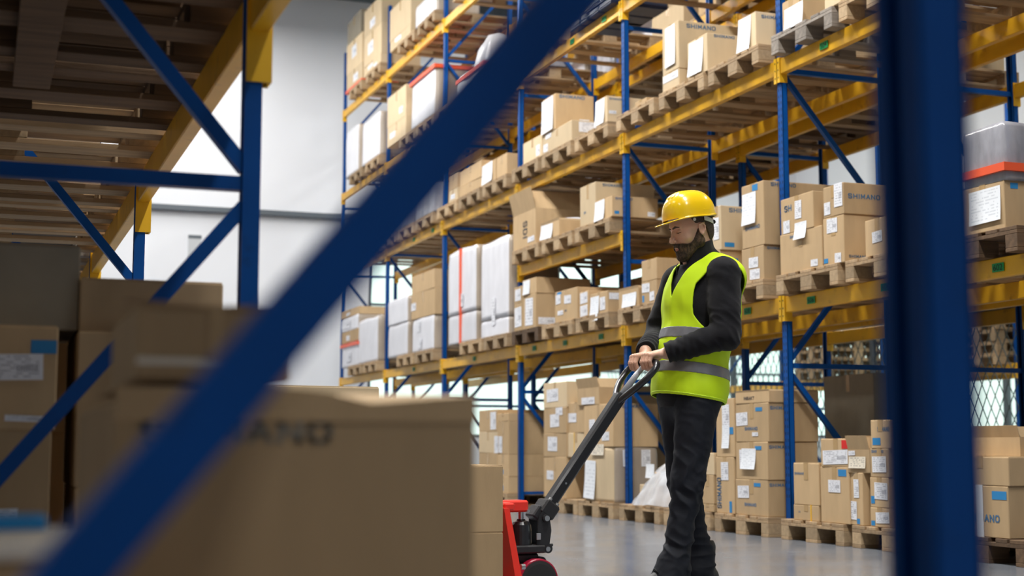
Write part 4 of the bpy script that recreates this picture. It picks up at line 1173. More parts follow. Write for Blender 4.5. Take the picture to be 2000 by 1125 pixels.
def crates(x, y, z, dx, dy, h, label, m_=None, nm='crate_stack', rows=2, cols=3):
    """block of stackable plastic crates with rims and hand holes"""
    m_ = m_ or M_crate
    t = thing(nm, label, 'crate', (x, y, z))
    for a in range(rows):
        for c in range(cols):
            m = MB()
            hw, hh = dy / cols - .006, h / rows - .004
            yc, zc = -dy / 2 + dy / cols * (c + .5), h / rows * a
            m.cbox((0, yc, zc + hh * .42), (dx - .02, hw - .02, hh * .84), .01)
            m.cbox((0, yc, zc + hh * .92), (dx, hw, hh * .16), .004)
            m.cbox((0, yc, zc + hh * .3), (dx - .008, hw - .008, hh * .05), .002)
            m.link('crate', [m_], t)
    return t


for i, (x, y, z, kind, lab) in enumerate(PALLETS):
    pallet(x + .6, y, z, kind, lab, rng.uniform(-.012, .012), parts=y < 14)

for i, (x, y, z, dx, dy, h, kind, feats, lab) in enumerate(CARTONS):
    X = x + dx / 2
    rz = rng.uniform(-.02, .02)
    if kind in 'cpg':
        if 'tilted tall' in lab:
            rz = -.12
        if dy > .75 and y > 14:      # wide stacks of the far bays: two cartons side by side read as one tier
            pass
        carton(X, y, z, dx, dy, h, kind, feats, lab, rz)
    elif kind in ('o', 'O', 'O2'):
        open_carton(X, y, z, dx, dy, h, 'c', feats, lab, rz, deep=kind == 'O')
        if 'stuffed' in lab:
            o = lump(dx - .05, dy - .05, h * 1.02, M_wrap, 3, .06, nm='packing_film', top_round=1)
            o.location = (X, y, z + .006)
            tag(o, 'crumpled clear film stuffed into the low open carton on the short middle shelf', 'packing film')
    elif kind in 'wGDW':
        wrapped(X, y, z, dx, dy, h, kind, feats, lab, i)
    elif kind == 'F':
        t = thing('draped_load', lab, 'wrapped load', (X, y, z))
        m = MB()
        m.cbox((.02, -.12, h * .36), (dx * .7, dy * .42, h * .72), .004)
        m.link('carton_body', [M_card], t)
        MB().cbox((.0, .22, h * .22), (dx * .62, dy * .34, h * .44), .004).link('carton_body', [M_card_pale], t)
        vs, fs = [], []
        nu, nv = 72, 22
        for q in range(nv + 1):
            s_ = q / nv
            for k in range(nu):
                a = 2 * math.pi * k / nu
                e = (abs(math.cos(a)) ** 4 + abs(math.sin(a)) ** 4) ** .25
                fold_ = 1 + s_ * (.07 * math.sin(9 * a + 1.3) + .05 * math.sin(17 * a + q * .18) + .03 * math.sin(31 * a))
                rr = (.13 + .87 * s_ ** .8) * fold_ / e
                px_, py_ = math.cos(a) * rr * dx * .5, math.sin(a) * rr * dy * .5
                pz_ = h * (1 - s_ ** 1.5) * (1 - .25 * s_ * math.sin(a)) + .012 * math.sin(5 * a + q) * s_ + .006
                vs.append((px_ - .02, py_ - .12 * (1 - s_), max(.004, pz_)))
        for q in range(nv):
            for k in range(nu):
                fs.append((q * nu + k, (q + 1) * nu + k, (q + 1) * nu + (k + 1) % nu, q * nu + (k + 1) % nu))
        fs.append(tuple(range(nu)))
        me = bpy.data.meshes.new('film_drape')
        me.from_pydata(vs, [], fs)
        me.materials.append(M_film)
        me.polygons.foreach_set('use_smooth', [True] * len(me.polygons))
        put('film_drape', me, t)
        for v_, u_ in ((.74, .30), (.60, .72)):
            o = put('paper_note', quad_mesh('paper_note', .16, .12, M_sheet, .01), t)
            place_on(o, t, 'f', dx * (1.0 - .6 * v_), dy, h, u_, v_, .01)
    elif kind == 'W2':
        t = wrapped(X, y, z, dx, dy, h, 'w', feats, lab, i)
        for c_ in t.children:
            if c_.name.startswith('film_wrap'):
                c_.data.materials[0] = M_card_pale
    elif kind == 't':
        crates(X, y, z, dx, dy, h, lab, M_greytray, 'tray_stack', 3, 4)
    elif kind == 'k':
        crates(X, y, z, dx, dy, h, lab, M_crate, 'crate_stack', 2, 2)

# goods of the rack behind, glimpsed through the shelves
LVN = {'a': 'first', 'c': 'second', 'd': 'third'}
cnt = 0
for b_ in range(2, 8):
    for lev in 'acd':
        y0 = 9.035 + 2.75 * (b_ - 3)
        for k in range(3):
            y = y0 + .49 + .885 * k
            if b_ == 7 and k == 2:
                continue
            if rng.random() < .28:
                continue
            zb = ZL[lev] + BH / 2
            pos = ('nearest', 'middle', 'farthest')[k]
            pl = f'{pos} pallet, {LVN[lev]} shelf of the rack behind, ' + ('first', 'second', 'third', 'fourth', 'fifth', 'sixth')[b_ - 2] + ' bay'
            pallet(X2 + .47, y, zb, rng.choice('wwd'), 'wooden ' + pl, 0, parts=False)
            hh = rng.uniform(.35, .75)
            kd = rng.choice('cGwpGc')
            w_, d_ = rng.uniform(.6, .78), rng.uniform(.8, 1.1)
            lb_ = {'c': 'brown carton on the ', 'p': 'pale carton on the ', 'G': 'dark wrapped load on the ', 'w': 'white wrapped load on the '}[kd] + pl
            if kd in 'cp':
                carton(X2 + .47, y, zb + .144, d_, w_, hh, kd, '', lb_)
            else:
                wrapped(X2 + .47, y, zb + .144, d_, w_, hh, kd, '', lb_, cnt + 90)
            cnt += 1
# floor level goods of the rack behind
for k, (y, w_, hh, kd) in enumerate(((10.1, .9, 1.1, 'g'), (12.9, 1.0, .9, 'c'), (15.3, 1.1, 1.2, 'c'), (18.0, 1.0, .8, 'p'))):
    zb = 0
    nm_ = ('first', 'second', 'third', 'fourth')[k]
    pallet(X2 + .47, y, 0, 'w', 'wooden pallet on the floor under the rack behind, ' + nm_ + ' from the worker', 0, parts=False)
    carton(X2 + .47, y, .144, .9, w_ * .8, hh, kd, '', ('big grey-brown' if kd == 'g' else 'big brown' if kd == 'c' else 'big pale') + ' carton on the floor pallet of the rack behind, ' + nm_ + ' from worker')

ORD = ('first', 'second', 'third', 'fourth', 'fifth', 'sixth', 'seventh', 'eighth')
# distant rack: stacks of empty pallets and goods
for k, (y, z, n_) in enumerate(((13.2, 1.66, 7), (15.9, 1.66, 6), (18.6, 1.66, 8), (14.75, 1.66, 5), (16.9, 3.36, 6), (11.2, 1.66, 6), (12.1, 3.36, 5))):
    for q in range(n_):
        pallet(12.35, y, z + .1455 * q, 'w', 'empty pale pallet, ' + ORD[q] + ' from the bottom in the ' + ORD[sorted([13.2, 15.9, 18.6, 14.75, 16.9, 11.2, 12.1]).index(y)] + ' stack on the distant rack', rng.uniform(-.03, .03), parts=False,
               group='stacks of empty pallets on the distant rack')
# wire mesh fence in front of the windows beyond the racks
m = MB()
for k in range(-2, 90):
    y = 8.5 + k * .14
    m.bar((9.9, y, .15), (9.9, y + 1.0, 1.95), .008, .008)
    m.bar((9.9, y + 1.0, .15), (9.9, y, 1.95), .008, .008)
fe = thing('wire_fence', 'grey diamond wire mesh fence behind the racks, before the pale green windows', 'fence', (0, 0, 0))
o = m.link('wire_mesh', [M_wiremesh], fe)
o['kind'] = 'stuff'
for y in (8.3, 11.3, 14.3, 17.3, 20.3):
    MB().cbox((9.9, y, 1.0), (.06, .06, 2.0), .005).link('fence_post', M_darksteel, fe)
MB().box((9.9, 14.3, 1.98), (.04, 12.1, .04)).link('rail', M_darksteel, fe)
MB().box((9.9, 14.3, .12), (.04, 12.1, .04)).link('rail', M_darksteel, fe)
# ================================================================== NEAR RACK: goods overhead and around the camera
ZB = 1.7775 + BH / 2
near_over = [(.06, 1.30, 0, 'w', 'wooden pallet overhead on the near rack above the camera side cartons, nearest post'),  # first three pallets are out of view, added to shade the near rack
             (.06, 2.19, 0, 'w', 'wooden pallet overhead on the near rack above the blurred foreground cartons'),  # unseen pallet, added to shade the near rack
             (.06, 3.08, 0, 'w', 'wooden pallet overhead on the near rack just before its second frame'),  # unseen pallet, added to shade the near rack
             (.06, 4.06, 0, 'd', 'dark wooden pallet overhead on the near rack, first past its second frame'),
             (.06, 4.95, 0, 'd', 'dark wooden pallet overhead on the near rack, middle of the bay with the long strut'),
             (.06, 5.84, 0, 'w', 'lighter wooden pallet overhead on the near rack without load, before the third frame'),
             (.06, 6.79, 0, 'w', 'wooden pallet overhead on the near rack, just beyond its second post'),
             (.06, 7.68, 0, 'w', 'wooden pallet overhead on the near rack, middle of the second bay'),
             (.06, 8.57, 0, 'w', 'wooden pallet overhead on the near rack, far end of the second bay'),
             (.06, 9.55, 0, 'g', 'grey wooden pallet overhead on the near rack, start of third bay'),
             (.06, 10.45, 0, 'w', 'wooden pallet overhead on the near rack, middle of third bay'),
             (.06, 11.33, 0, 'w', 'wooden pallet overhead on the near rack, end of third bay'),
             (.06, 12.4, 0, 'w', 'wooden pallet overhead on the near rack, start of fourth bay'),
             (.06, 13.4, 0, 'w', 'wooden pallet overhead on the near rack, end of fourth bay')]
for k, (x, y, a, kd, lb_) in enumerate(near_over):
    pt_ = pallet(x, y, ZB, kd, lb_, R(a))
    if k == 3:      # extra cross board nailed under the skids, running on below the next pallet
        MB().cbox((.055, .12, -.012), (.115, 1.15, .022), .002).link('cross_board', [M_wood_dark], pt_)
over = [('c', .78, 1.1, .8, 'brown carton overhead on the near rack by its nearest post'), ('c', .78, 1.1, .8, 'brown carton overhead on the near rack above the blurred foreground cartons'), ('c', .78, 1.1, .8, 'brown carton overhead on the near rack just before its second frame'),  # these three are unseen, put overhead to darken the foreground
        ('p', .62, 1.0, .5, 'pale carton on the dark overhead pallet just past the second frame'), ('g', .7, 1.0, .42, 'grey-brown carton on the dark overhead pallet crossed by the long blue strut'),
        None, ('w', .62, .9, .6, 'white wrapped load overhead on the near rack just past its third frame'), ('p', .6, .9, .5, 'pale carton overhead on the near rack, middle of the bay past its third frame'),
        ('c', .74, 1.1, .5, 'brown carton overhead on the near rack, end of the bay past its third frame'), ('w', .74, 1.0, .6, 'white wrapped load overhead on the near rack on a grey pallet'),
        ('c', .6, 1.0, .5, 'brown carton overhead on the near rack beyond the grey pallet')]
for k, q_ in enumerate(over):
    if q_ is None:
        continue
    kd, w_, d_, h, lb_ = q_
    x, y, a = near_over[k][:3]
    if kd == 'w':
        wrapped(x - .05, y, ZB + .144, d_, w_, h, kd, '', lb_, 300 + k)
    else:
        carton(x - .04, y - .03, ZB + .144, *((w_, d_) if a else (d_, w_)), h, kd, '', lb_)

# goods standing inside the near rack, the camera looks over them


def ncart(x0, x1, y, dy, z0, z1, kind, feats, label, tape=False, rz=0):
    return carton((x0 + x1) / 2, y + dy / 2, z0, x1 - x0, dy, z1 - z0, kind, feats, label, rz, tape=tape)


pallet(.16, 4.14, 0, 'w', 'wooden pallet on the floor inside the near rack under the brown cartons')
ncart(-.44, .177, 3.74, .52, .144, .440, 'c', '', 'brown carton at lower left, bottom of its stack, seen through the near rack')
ncart(-.44, .170, 3.74, .52, .440, .703, 'c', 'Ls:.83,.17,.1,.2', 'brown carton with a small grey label at left, under the carton marked in blue')
ncart(-.44, .178, 3.74, .52, .703, .962, 'c', 'Ls:.83,.60,.23,.25;Bs:.945,.80,.10,.13;Ts:SHIMANO,.52,.20,.08;Ls:.88,.11,.15,.06', 'brown carton with white shipping label and blue lettering at left edge')
ncart(-.44, .232, 3.86, .5, .962, 1.183, 'g', '', 'tall grey-brown carton at left edge on the labelled carton')
ncart(.232, .62, 3.80, .5, .144, .56, 'c', '', 'brown carton in shade, bottom of the stack behind the near blurred cartons')
ncart(.228, .60, 3.79, .5, .56, .955, 'c', '', 'brown carton right of the labelled carton, its side partly behind a blue brace')
ncart(.232, .600, 3.83, .5, .955, 1.098, 'c', '', 'flat wide carton on top of the stack at left, below the overhead pallets')
ncart(-.10, .55, 4.42, .45, .144, .70, 'c', '', 'brown carton added behind the labelled carton stack to block light in the gap, lower')  # this and the next carton are added to stop light showing through
ncart(-.10, .55, 4.42, .45, .70, 1.09, 'c', '', 'brown carton added behind the labelled carton stack to block light in the gap, upper')
pallet(.16, 2.095, 0, 'w', 'wooden pallet on the floor inside the near rack under the blurred cartons', R(0))
pallet(-.1, 1.52 - .5, 0, 'w', 'wooden pallet nearest the view on the floor inside the near rack', R(0))
# big blurred carton, its lower neighbour and the small one on it
c1 = ncart(.145, .578, 1.68, .62, .45, .716, 'c', 'Ts:SHIMANO,.06,.82,.10,.52', 'large blurred brown carton with faded blue lettering in the foreground centre')
ncart(.145, .578, 1.69, .60, .144, .45, 'c', '', 'brown carton under the large blurred foreground carton')
# its loose top flap bulges on the front edge
for ch in c1.children:
    if ch.name.startswith('printed_lettering'):
        pass
m = MB()
n_ = 16
vs, fs = [], []
for i in range(n_ + 1):
    t_ = i / n_
    x_ = .0 + .433 * t_
    zt = float(np.interp(t_, [0, .45, .55, .69, .85, 1], [.019, .019, .016, .002, .008, .013]))
    for (yy, zz) in ((-.002, -.02), (-.002, zt), (.16, .019), (.29, .019)):
        vs.append((x_ - .2165, yy - .31, .264 + zz))
for i in range(n_):
    a = i * 4
    fs += [(a + q, a + 4 + q, a + 5 + q, a + 1 + q) for q in range(3)]
me = bpy.data.meshes.new('flap')
me.from_pydata(vs, [], fs)
me.materials.append(M_card)
o = put('loose_flap', me, c1)
so = o.modifiers.new('thickness', 'SOLIDIFY')
so.thickness = .004
c2 = ncart(.168, .350, 1.70, .34, .7395, .829, 'c', '', 'small blurred brown carton with a tape strip on the large foreground carton', tape=False)
m = MB()
m.box((.0, -.1715, .058), (.018, .002, .062)).box((-.005, 0, .0905), (.018, .34, .002))
m.link('tape', [M_tape], c2)
for s, (xx, an) in enumerate(((-.06, 4), (.055, -3))):
    m = MB()
    m.box((0, 0, 0), (.085, .10, .003))
    o = m.link('flap', [M_card_in], c2, (xx, -.125, .096))
    o.rotation_euler = (R(5), R(an), 0)
MB().box((0, -.1712, .024), (.1815, .0016, .008)).link('pale_tape', M_paper_cream, c2)
# carton at the lower left with a pale top, blue film on it
ncart(-.42, .093, 1.37, .31, .144, .560, 'c', '', 'blurred carton in the lower left corner with a bright pale top')
for o in bpy.data.objects:
    pass
tp = MB().cbox((0, 0, 0), (.53, .32, .014), .004).link('foam_board', mat('cream_foam_board', (.86, .80, .70), .7))
tp.location = (-.163, 1.525, .5695)
tag(tp, 'pale cream board lying on the blurred carton in the lower left corner', 'board')
bf = lump(.075, .08, .016, mat('bright_blue_film', (.01, .33, .78), .3, spec=.6), 11, .08, nm='film_scrap', top_round=.6, n=8)
bf.location = (.035, 1.63, .5772)
tag(bf, 'scrap of bright blue film on the pale board at the lower left', 'film scrap')
# ================================================================== PALLET TRUCK
def camloc(x, D, z=0):
    """point x metres right of the line of sight and D metres ahead"""
    return Vector((D * math.sin(TH) + x * math.cos(TH), D * math.cos(TH) - x * math.sin(TH), z))


M_redp = mat('red_enamel', (.84, .035, .018), .35, var=.06, scale=6, coat=.3)
M_blackp = mat('black_enamel', (.014, .014, .016), .28, coat=.3)
M_blackm = mat('black_cast_metal', (.02, .02, .022), .45, bump=.1, bscale=60)
M_rubber = mat('black_rubber', (.02, .02, .02), .6)
M_greyp = mat('grey_plastic', (.33, .34, .36), .4)
M_wheel = mat('dark_red_tyre', (.40, .008, .04), .4)
TY = R(25)
tr = thing('pallet_truck', 'red and black hand pallet truck with long handle held by the worker', 'pallet truck', camloc(0, 6.2), -TH + TY)
# red frame: two forks, slanted head plate, top bracket
for s in (-1, 1):
    m = MB()
    m.cbox((-.72, s * .19, .065), (1.16, .16, .05), .006)
    m.add([(-1.30, s * .19 - .06, .05), (-1.30, s * .19 + .06, .05), (-1.40, s * .19 - .03, .05), (-1.40, s * .19 + .03, .05),
           (-1.30, s * .19 - .06, .085), (-1.30, s * .19 + .06, .085), (-1.40, s * .19 - .03, .06), (-1.40, s * .19 + .03, .06)],
          [(0, 1, 3, 2), (4, 6, 7, 5), (0, 2, 6, 4), (1, 5, 7, 3), (2, 3, 7, 6)])
    m.link('fork', [M_redp], tr)
m = MB()
T_ = Matrix.Translation((-.125, 0, 0))
m.add([(-.02, -.255, .05), (.012, -.255, .05), (.012, .255, .05), (-.02, .255, .05), (-.06, -.20, .405), (-.035, -.20, .405), (-.035, .20, .405), (-.06, .20, .405)],
      [(0, 3, 2, 1), (4, 5, 6, 7), (0, 1, 5, 4), (1, 2, 6, 5), (2, 3, 7, 6), (3, 0, 4, 7)], Matrix.Translation((-.07, 0, 0)))
hp = m.link('head_plate', [M_redp], tr)
for yy, zz in ((-.22, .165), (.0, .3), (.22, .165)):
    MB().cyl((-.062, yy, zz), (-.045, yy, zz), .012, n=10).link('bolt', [M_steel], hp)
m = MB()
m.cbox((-.03, -.0, .405), (.175, .10, .05), .008)
m.cbox((-.09, 0, .41), (.05, .34, .03), .006)
m.link('lift_bracket', [M_redp], tr)
MB().cyl((.05, -.062, .385), (.05, .062, .385), .007, n=12).link('pin', [M_steel], tr)
# pump
pm_ = MB()
pm_.lathe([(.030, .215), (.047, .22), (.047, .30), (.044, .325), (.034, .338), (.020, .343), (.018, .348)], (.042, 0, 0), n=28)
pm_.link('pump_cylinder', [M_blackp], tr, smooth=False)
MB().cyl((.042, 0, .34), (.042, 0, .392), .0115, n=16).link('piston_rod', [M_steel], tr, smooth=False)
m = MB()
m.cbox((.055, 0, .222), (.155, .13, .034), .006)
m.cyl((.15, -.05, .222), (.15, .05, .222), .02, n=16)
m.cyl((.165, -.02, .235), (.185, -.02, .235), .006, n=8)
pb = m.link('pump_base', [M_blackm], tr)
for s in (-1, 1):
    MB().cyl((.138, s * .066, .222), (.138, s * .073, .222), .0105, n=14).link('bolt', [M_steel], pb)
# steering head with spring and linkage
for s in (-1, 1):
    m = MB()
    poly = [(.095, .235), (.155, .235), (.165, .30), (.155, .37), (.125, .385), (.105, .36), (.10, .30)]
    m.prism(poly, .009, Matrix.Translation((0, s * .045, 0)))
    m.link('yoke_plate', [M_blackm], tr)
m = MB()
sp = []
for k in range(0, 90):
    a = k / 90 * 2 * math.pi * 7
    sp.append((.128 + .011 * math.cos(a), -.03 + .011 * math.sin(a), .245 + .085 * k / 90))
m.tube(sp, .0022, 6)
m.link('spring', [M_steel], tr, smooth=True)
MB().cbox((.10, -.056, .275), (.02, .006, .028), .002).link('plate', [M_greyp], tr)
m = MB().cyl((.136, -.062, .352), (.136, .062, .352), .0165, n=18)
m.link('pivot', [M_blackm], tr)
MB().cyl((.136, -.062, .352), (.136, -.069, .352), .012, n=16).link('pivot_bolt', [M_steel], tr)
# tow bar
HB = Vector((.672, .0, 1.039))          # middle of the grip bar
P0 = Vector((.150, 0, .372))
P1 = Vector((.535, 0, .880))
d_ = (P1 - P0).normalized()
T_ = Matrix((d_.cross(Vector((0, 1, 0))) * -1, Vector((0, 1, 0)), d_)).transposed().to_4x4()
T_.translation = P0
m = MB()
m.cbox((0, 0, .02), (.075, .10, .07), .008, T_)
m.cbox((-.03, 0, -.02), (.045, .085, .06), .006, T_)
k_ = m.link('handle_socket', [M_blackm], tr)
for s in (-1, 1):
    MB().cyl(T_ @ Vector((s * .02, -.03, .055)), T_ @ Vector((s * .02, -.03, .066)), .008, n=10).link('bolt', [M_steel], k_)
ln = (P1 - P0).length
m = MB()
m.cbox((0, 0, ln / 2 + .03), (.050, .056, ln - .03), .008, T_)
hb_ = m.link('tow_bar', [M_blackp], tr)
MB().cyl(T_ @ Vector((0, -.029, .16)), T_ @ Vector((0, -.0315, .16)), .005, n=8).link('rivet', [M_steel], hb_)
MB().cyl(T_ @ Vector((0, -.029, ln - .02)), T_ @ Vector((0, -.0315, ln - .02)), .005, n=8).link('rivet', [M_steel], hb_)
# grip loop: two arms swing out of the bar top and meet in the grip bar
pts = []
for s in (-1, 1):
    seg = []
    for t_, w_, f_ in ((0, .012, 0), (.10, .032, .0), (.25, .068, .0), (.42, .100, .0), (.6, .122, -.002), (.8, .130, -.004), (.92, .122, -.004), (.99, .10, -.002), (1.01, .05, 0)):
        c = (P1 - d_ * .03).lerp(HB, t_)
        seg.append(c + Vector((0, s * w_, 0)) + Vector((0, 0, f_)))
    pts.append(seg)
loop = pts[0] + [HB + (HB - P1).normalized() * .006] + pts[1][::-1]


def smooth_path(p, k=3):
    for _ in range(k):
        q = [p[0]]
        for a, b in zip(p, p[1:]):
            q += [a.lerp(b, .25), a.lerp(b, .75)]
        q.append(p[-1])
        p = q
    return p


m = MB()
m.tube(smooth_path(loop, 2), .0155, 14)
m.link('grip_loop', [M_blackp], tr, smooth=True)
m = MB()
m.tube([P1 - d_ * .02, P1.lerp(HB, .55), HB - d_ * .025], [.017, .015, .012], 12, flat=.7)
m.link('control_lever', [M_greyp], tr, smooth=True)
# steering wheels, fork and axle
m = MB()
m.cbox((.055, 0, .185), (.12, .06, .035), .008)
m.cyl((.12, -.045, .165), (.12, .045, .165), .024, n=16)
m.bar((-.01, -.05, .145), (.125, -.05, .165), .012, .022)
m.bar((-.01, .05, .145), (.125, .05, .165), .012, .022)
m.link('wheel_fork', [M_blackm], tr)
MB().cyl((.12, -.052, .165), (.12, -.046, .165), .0125, n=14).link('bolt', [M_steel], tr)
for s in (-1, 1):
    wt = MB().lathe([(.070, -.024), (.0885, -.024), (.092, -.018), (.092, .018), (.0885, .024), (.070, .024)], (.085, s * .07, .092), (0, 1, 0), 40).link('wheel', [M_wheel], tr)
    MB().lathe([(.018, -.027), (.07, -.027), (.084, -.0245), (.084, .0245), (.07, .027), (.018, .027)], (.085, s * .07, .092), (0, 1, 0), 32).link('wheel_hub', [M_rubber], wt)
MB().cyl((.085, -.1, .092), (.085, .1, .092), .012, n=12).link('axle', [M_steel], tr)
for s in (-1, 1):
    MB().lathe([(.012, -.035), (.036, -.035), (.038, -.03), (.038, .03), (.036, .035), (.012, .035)], (-1.2, s * .19, .038), (0, 1, 0), 20).link('load_roller', [M_rubber], tr)


# cartons riding on the forks (things of their own)
def on_truck(xt, yt, z, dx, dy, h, kind, feats, label, tape=True):
    p = tr.matrix_basis @ Vector((xt, yt, 0))
    return carton(p.x, p.y, z, dx, dy, h, kind, feats, label, -TH + TY, tape=tape)


on_truck(-.42, 0, .0905, .50, .56, .222, 'c', '', 'tan carton low on the pallet truck forks, beside its red head plate')
on_truck(-.42, 0, .3125, .50, .56, .270, 'c', '', 'tan carton on the lower one at the pallet truck, its top edge catching light')
on_truck(-1.01, .02, .0905, .66, .54, .42, 'c', '', 'brown carton at the far end of the pallet truck forks, mostly hidden')
on_truck(-1.00, .02, .5105, .60, .54, .385, 'p', '', 'pale carton high on the pallet truck load, only its top edge showing')
# ================================================================== THE WORKER (signed distance fields turned into meshes)
import openvdb


class F3:
    """sampled field on a box; every primitive returns distances on the same grid"""

    def __init__(s, lo, hi, res):
        s.lo, s.res = np.array(lo, np.float32), res
        n = np.ceil((np.array(hi) - np.array(lo)) / res).astype(int) + 1
        s.x, s.y, s.z = np.meshgrid(*[np.float32(lo[i]) + np.arange(n[i], dtype=np.float32) * np.float32(res) for i in range(3)], indexing='ij', sparse=True)
        s.shape = tuple(n)

    def sph(s, c, r):
        return np.sqrt((s.x - c[0]) ** 2 + (s.y - c[1]) ** 2 + (s.z - c[2]) ** 2) - np.float32(r)

    def ell(s, c, r, rot=None):
        X, Y, Z = s.x - c[0], s.y - c[1], s.z - c[2]
        if rot is not None:
            q = np.array(Euler([R(a) for a in rot]).to_matrix().transposed(), np.float32)
            X, Y, Z = (q[i, 0] * X + q[i, 1] * Y + q[i, 2] * Z for i in range(3))
        k = np.sqrt((X / r[0]) ** 2 + (Y / r[1]) ** 2 + (Z / r[2]) ** 2)
        k2 = np.sqrt((X / r[0] ** 2) ** 2 + (Y / r[1] ** 2) ** 2 + (Z / r[2] ** 2) ** 2) + 1e-9
        return (k * (k - 1) / k2).astype(np.float32)

    def cap(s, a, b, ra, rb=None):
        rb = ra if rb is None else rb
        a, b = np.array(a, np.float32), np.array(b, np.float32)
        d = b - a
        t = ((s.x - a[0]) * d[0] + (s.y - a[1]) * d[1] + (s.z - a[2]) * d[2]) / max(float(d @ d), 1e-9)
        t = np.clip(t, 0, 1)
        return np.sqrt((s.x - a[0] - t * d[0]) ** 2 + (s.y - a[1] - t * d[1]) ** 2 + (s.z - a[2] - t * d[2]) ** 2) - (ra + (rb - ra) * t)

    def chain(s, pts, rs, k=.0):
        d = None
        for i in range(len(pts) - 1):
            e = s.cap(pts[i], pts[i + 1], rs[i], rs[i + 1])
            d = e if d is None else smin(d, e, k)
        return d

    def plane(s, p, n):
        n = np.array(n, float)
        n = n / np.linalg.norm(n)
        return (s.x - p[0]) * n[0] + (s.y - p[1]) * n[1] + (s.z - p[2]) * n[2]

    def waves(s, seed, freq, n=6, dirw=(1, 1, 1)):
        r = random.Random(seed)
        o = 0
        for _ in range(n):
            v = [r.gauss(0, 1) * dirw[i] for i in range(3)]
            ln = math.sqrt(sum(q * q for q in v))
            f = freq * r.uniform(.6, 1.6)
            v = [q / ln * f for q in v]
            o = o + np.sin(v[0] * s.x + v[1] * s.y + v[2] * s.z + r.uniform(0, 6.28) + 1.3 * np.sin(.5 * f * (s.x * v[1] - s.z * v[0]) / f * 1.0 + r.uniform(0, 6)))
        return o / n

    def mesh(s, d, name, m, T=None, pull=None):
        band = s.res * 3
        g = openvdb.FloatGrid(band)
        g.copyFromArray(np.ascontiguousarray(np.clip(d, -band, band).astype(np.float32)))
        p, t3, q = g.convertToPolygons(0.0, 0.0)
        p = p * s.res + s.lo
        if T is not None:
            A = np.array(T, float)
            p = p @ A[:3, :3].T + A[:3, 3]
        me = bpy.data.meshes.new(name)
        me.vertices.add(len(p))
        me.vertices.foreach_set('co', p.astype(np.float32).ravel())
        nq = len(q)
        me.loops.add(nq * 4)
        me.loops.foreach_set('vertex_index', q[:, ::-1].astype(np.int32).ravel() if FLIPQ else q.astype(np.int32).ravel())
        me.polygons.add(nq)
        me.polygons.foreach_set('loop_start', np.arange(nq, dtype=np.int32) * 4)
        me.polygons.foreach_set('use_smooth', np.ones(nq, bool))
        me.update(calc_edges=True)
        me.validate()
        for mm in (m if isinstance(m, (list, tuple)) else [m]):
            me.materials.append(mm)
        return me


FLIPQ = False


def smin(a, b, k):
    if k <= 0:
        return np.minimum(a, b)
    h = np.clip(.5 + .5 * (b - a) / k, 0, 1)
    return b + (a - b) * h - k * h * (1 - h)


def smax(a, b, k):
    return -smin(-a, -b, k)


def gauss(fx, c, w_):
    return np.exp(-((fx.x - c[0]) ** 2 / w_[0] ** 2 + (fx.y - c[1]) ** 2 / w_[1] ** 2 + (fx.z - c[2]) ** 2 / w_[2] ** 2))


M_skin = mat('skin', (.66, .395, .28), .5, var=.06, scale=22, bump=.06, bscale=220, sss=.12, dirt=(.68, .33, .23), dscale=11, dlo=.5, dhi=.8)
M_hair = mat('short_brown_hair', (.075, .05, .036), .8, var=.35, scale=90, bump=.5, bscale=260)
M_beard = mat('dark_brown_beard', (.060, .036, .020), .8, var=.7, scale=120, bump=.9, bscale=300, stretch=(1, 1, .4), dirt=(.15, .09, .05), dscale=60, dlo=.5, dhi=.75)
M_lip = mat('lip_skin', (.46, .19, .15), .45)
M_eye = mat('eyeball', (.75, .72, .70), .2)
M_iris = mat('iris_dark', (.04, .025, .015), .15)
M_fleece = mat('black_fleece', (.010, .010, .0125), .9, var=.2, scale=40, bump=.25, bscale=500, sheen=.10, spec=.2)
M_trous = mat('black_work_trousers', (.006, .008, .014), .7, var=.15, scale=30, bump=.2, bscale=600, spec=.3)
M_vest = mat('hi_vis_yellow_fabric', (.64, .92, .004), .65, var=.02, scale=12, bump=.03, bscale=400)
M_seam = mat('hi_vis_binding', (.66, .95, .03), .6)
M_band = mat('silver_reflective_band', (.23, .235, .26), .42, var=.1, scale=30, metal=.25)
M_hat = mat('yellow_helmet_plastic', (.90, .58, .004), .22, coat=.6, var=.01, scale=3)
M_white_pl = mat('white_plastic_strap', (.75, .74, .68), .4)
M_boot = mat('black_leather_boot', (.013, .012, .012), .5, bump=.2, bscale=80)
M_sole = mat('dark_rubber_sole', (.025, .022, .02), .8)
M_lace = mat('black_lace', (.01, .01, .01), .7)

# figure frame: x forward, y to his left, z up; he faces left in the picture and a little towards the view
fwd = Vector((-.906, -.423, 0))
lft = Vector((.423, -.906, 0))
mo = camloc(.815, 6.6)
man = thing('person', 'man in yellow hard hat and hi-vis vest over black fleece, pulling the pallet truck handle', 'person', mo)
Rc = Matrix.Rotation(-TH, 4, 'Z')
MF = Rc @ Matrix((fwd, lft, Vector((0, 0, 1)))).transposed().to_4x4()       # figure frame -> world axes (relative to man)
man['category'] = 'person'


def mput(name, me, parent=None):
    o = bpy.data.objects.new(name, me)
    C.objects.link(o)
    o.parent = parent if parent is not None else man
    return o


# ---- joints
U0 = -.06
SH_L, EL_L, WR_L = (-.085, .185, 1.447), (-.046, .245, 1.165), (.172, .105, 1.080)
SH_R, EL_R, WR_R = (-.070, -.185, 1.447), (.010, -.245, 1.185), (.190, -.058, 1.098)
HIP_L, KN_L, AN_L = (.0, .095, .90), (.075, .105, .50), (.150, .105, .10)
HIP_R, KN_R, AN_R = (-.01, -.095, .90), (-.035, -.100, .49), (-.125, -.105, .11)


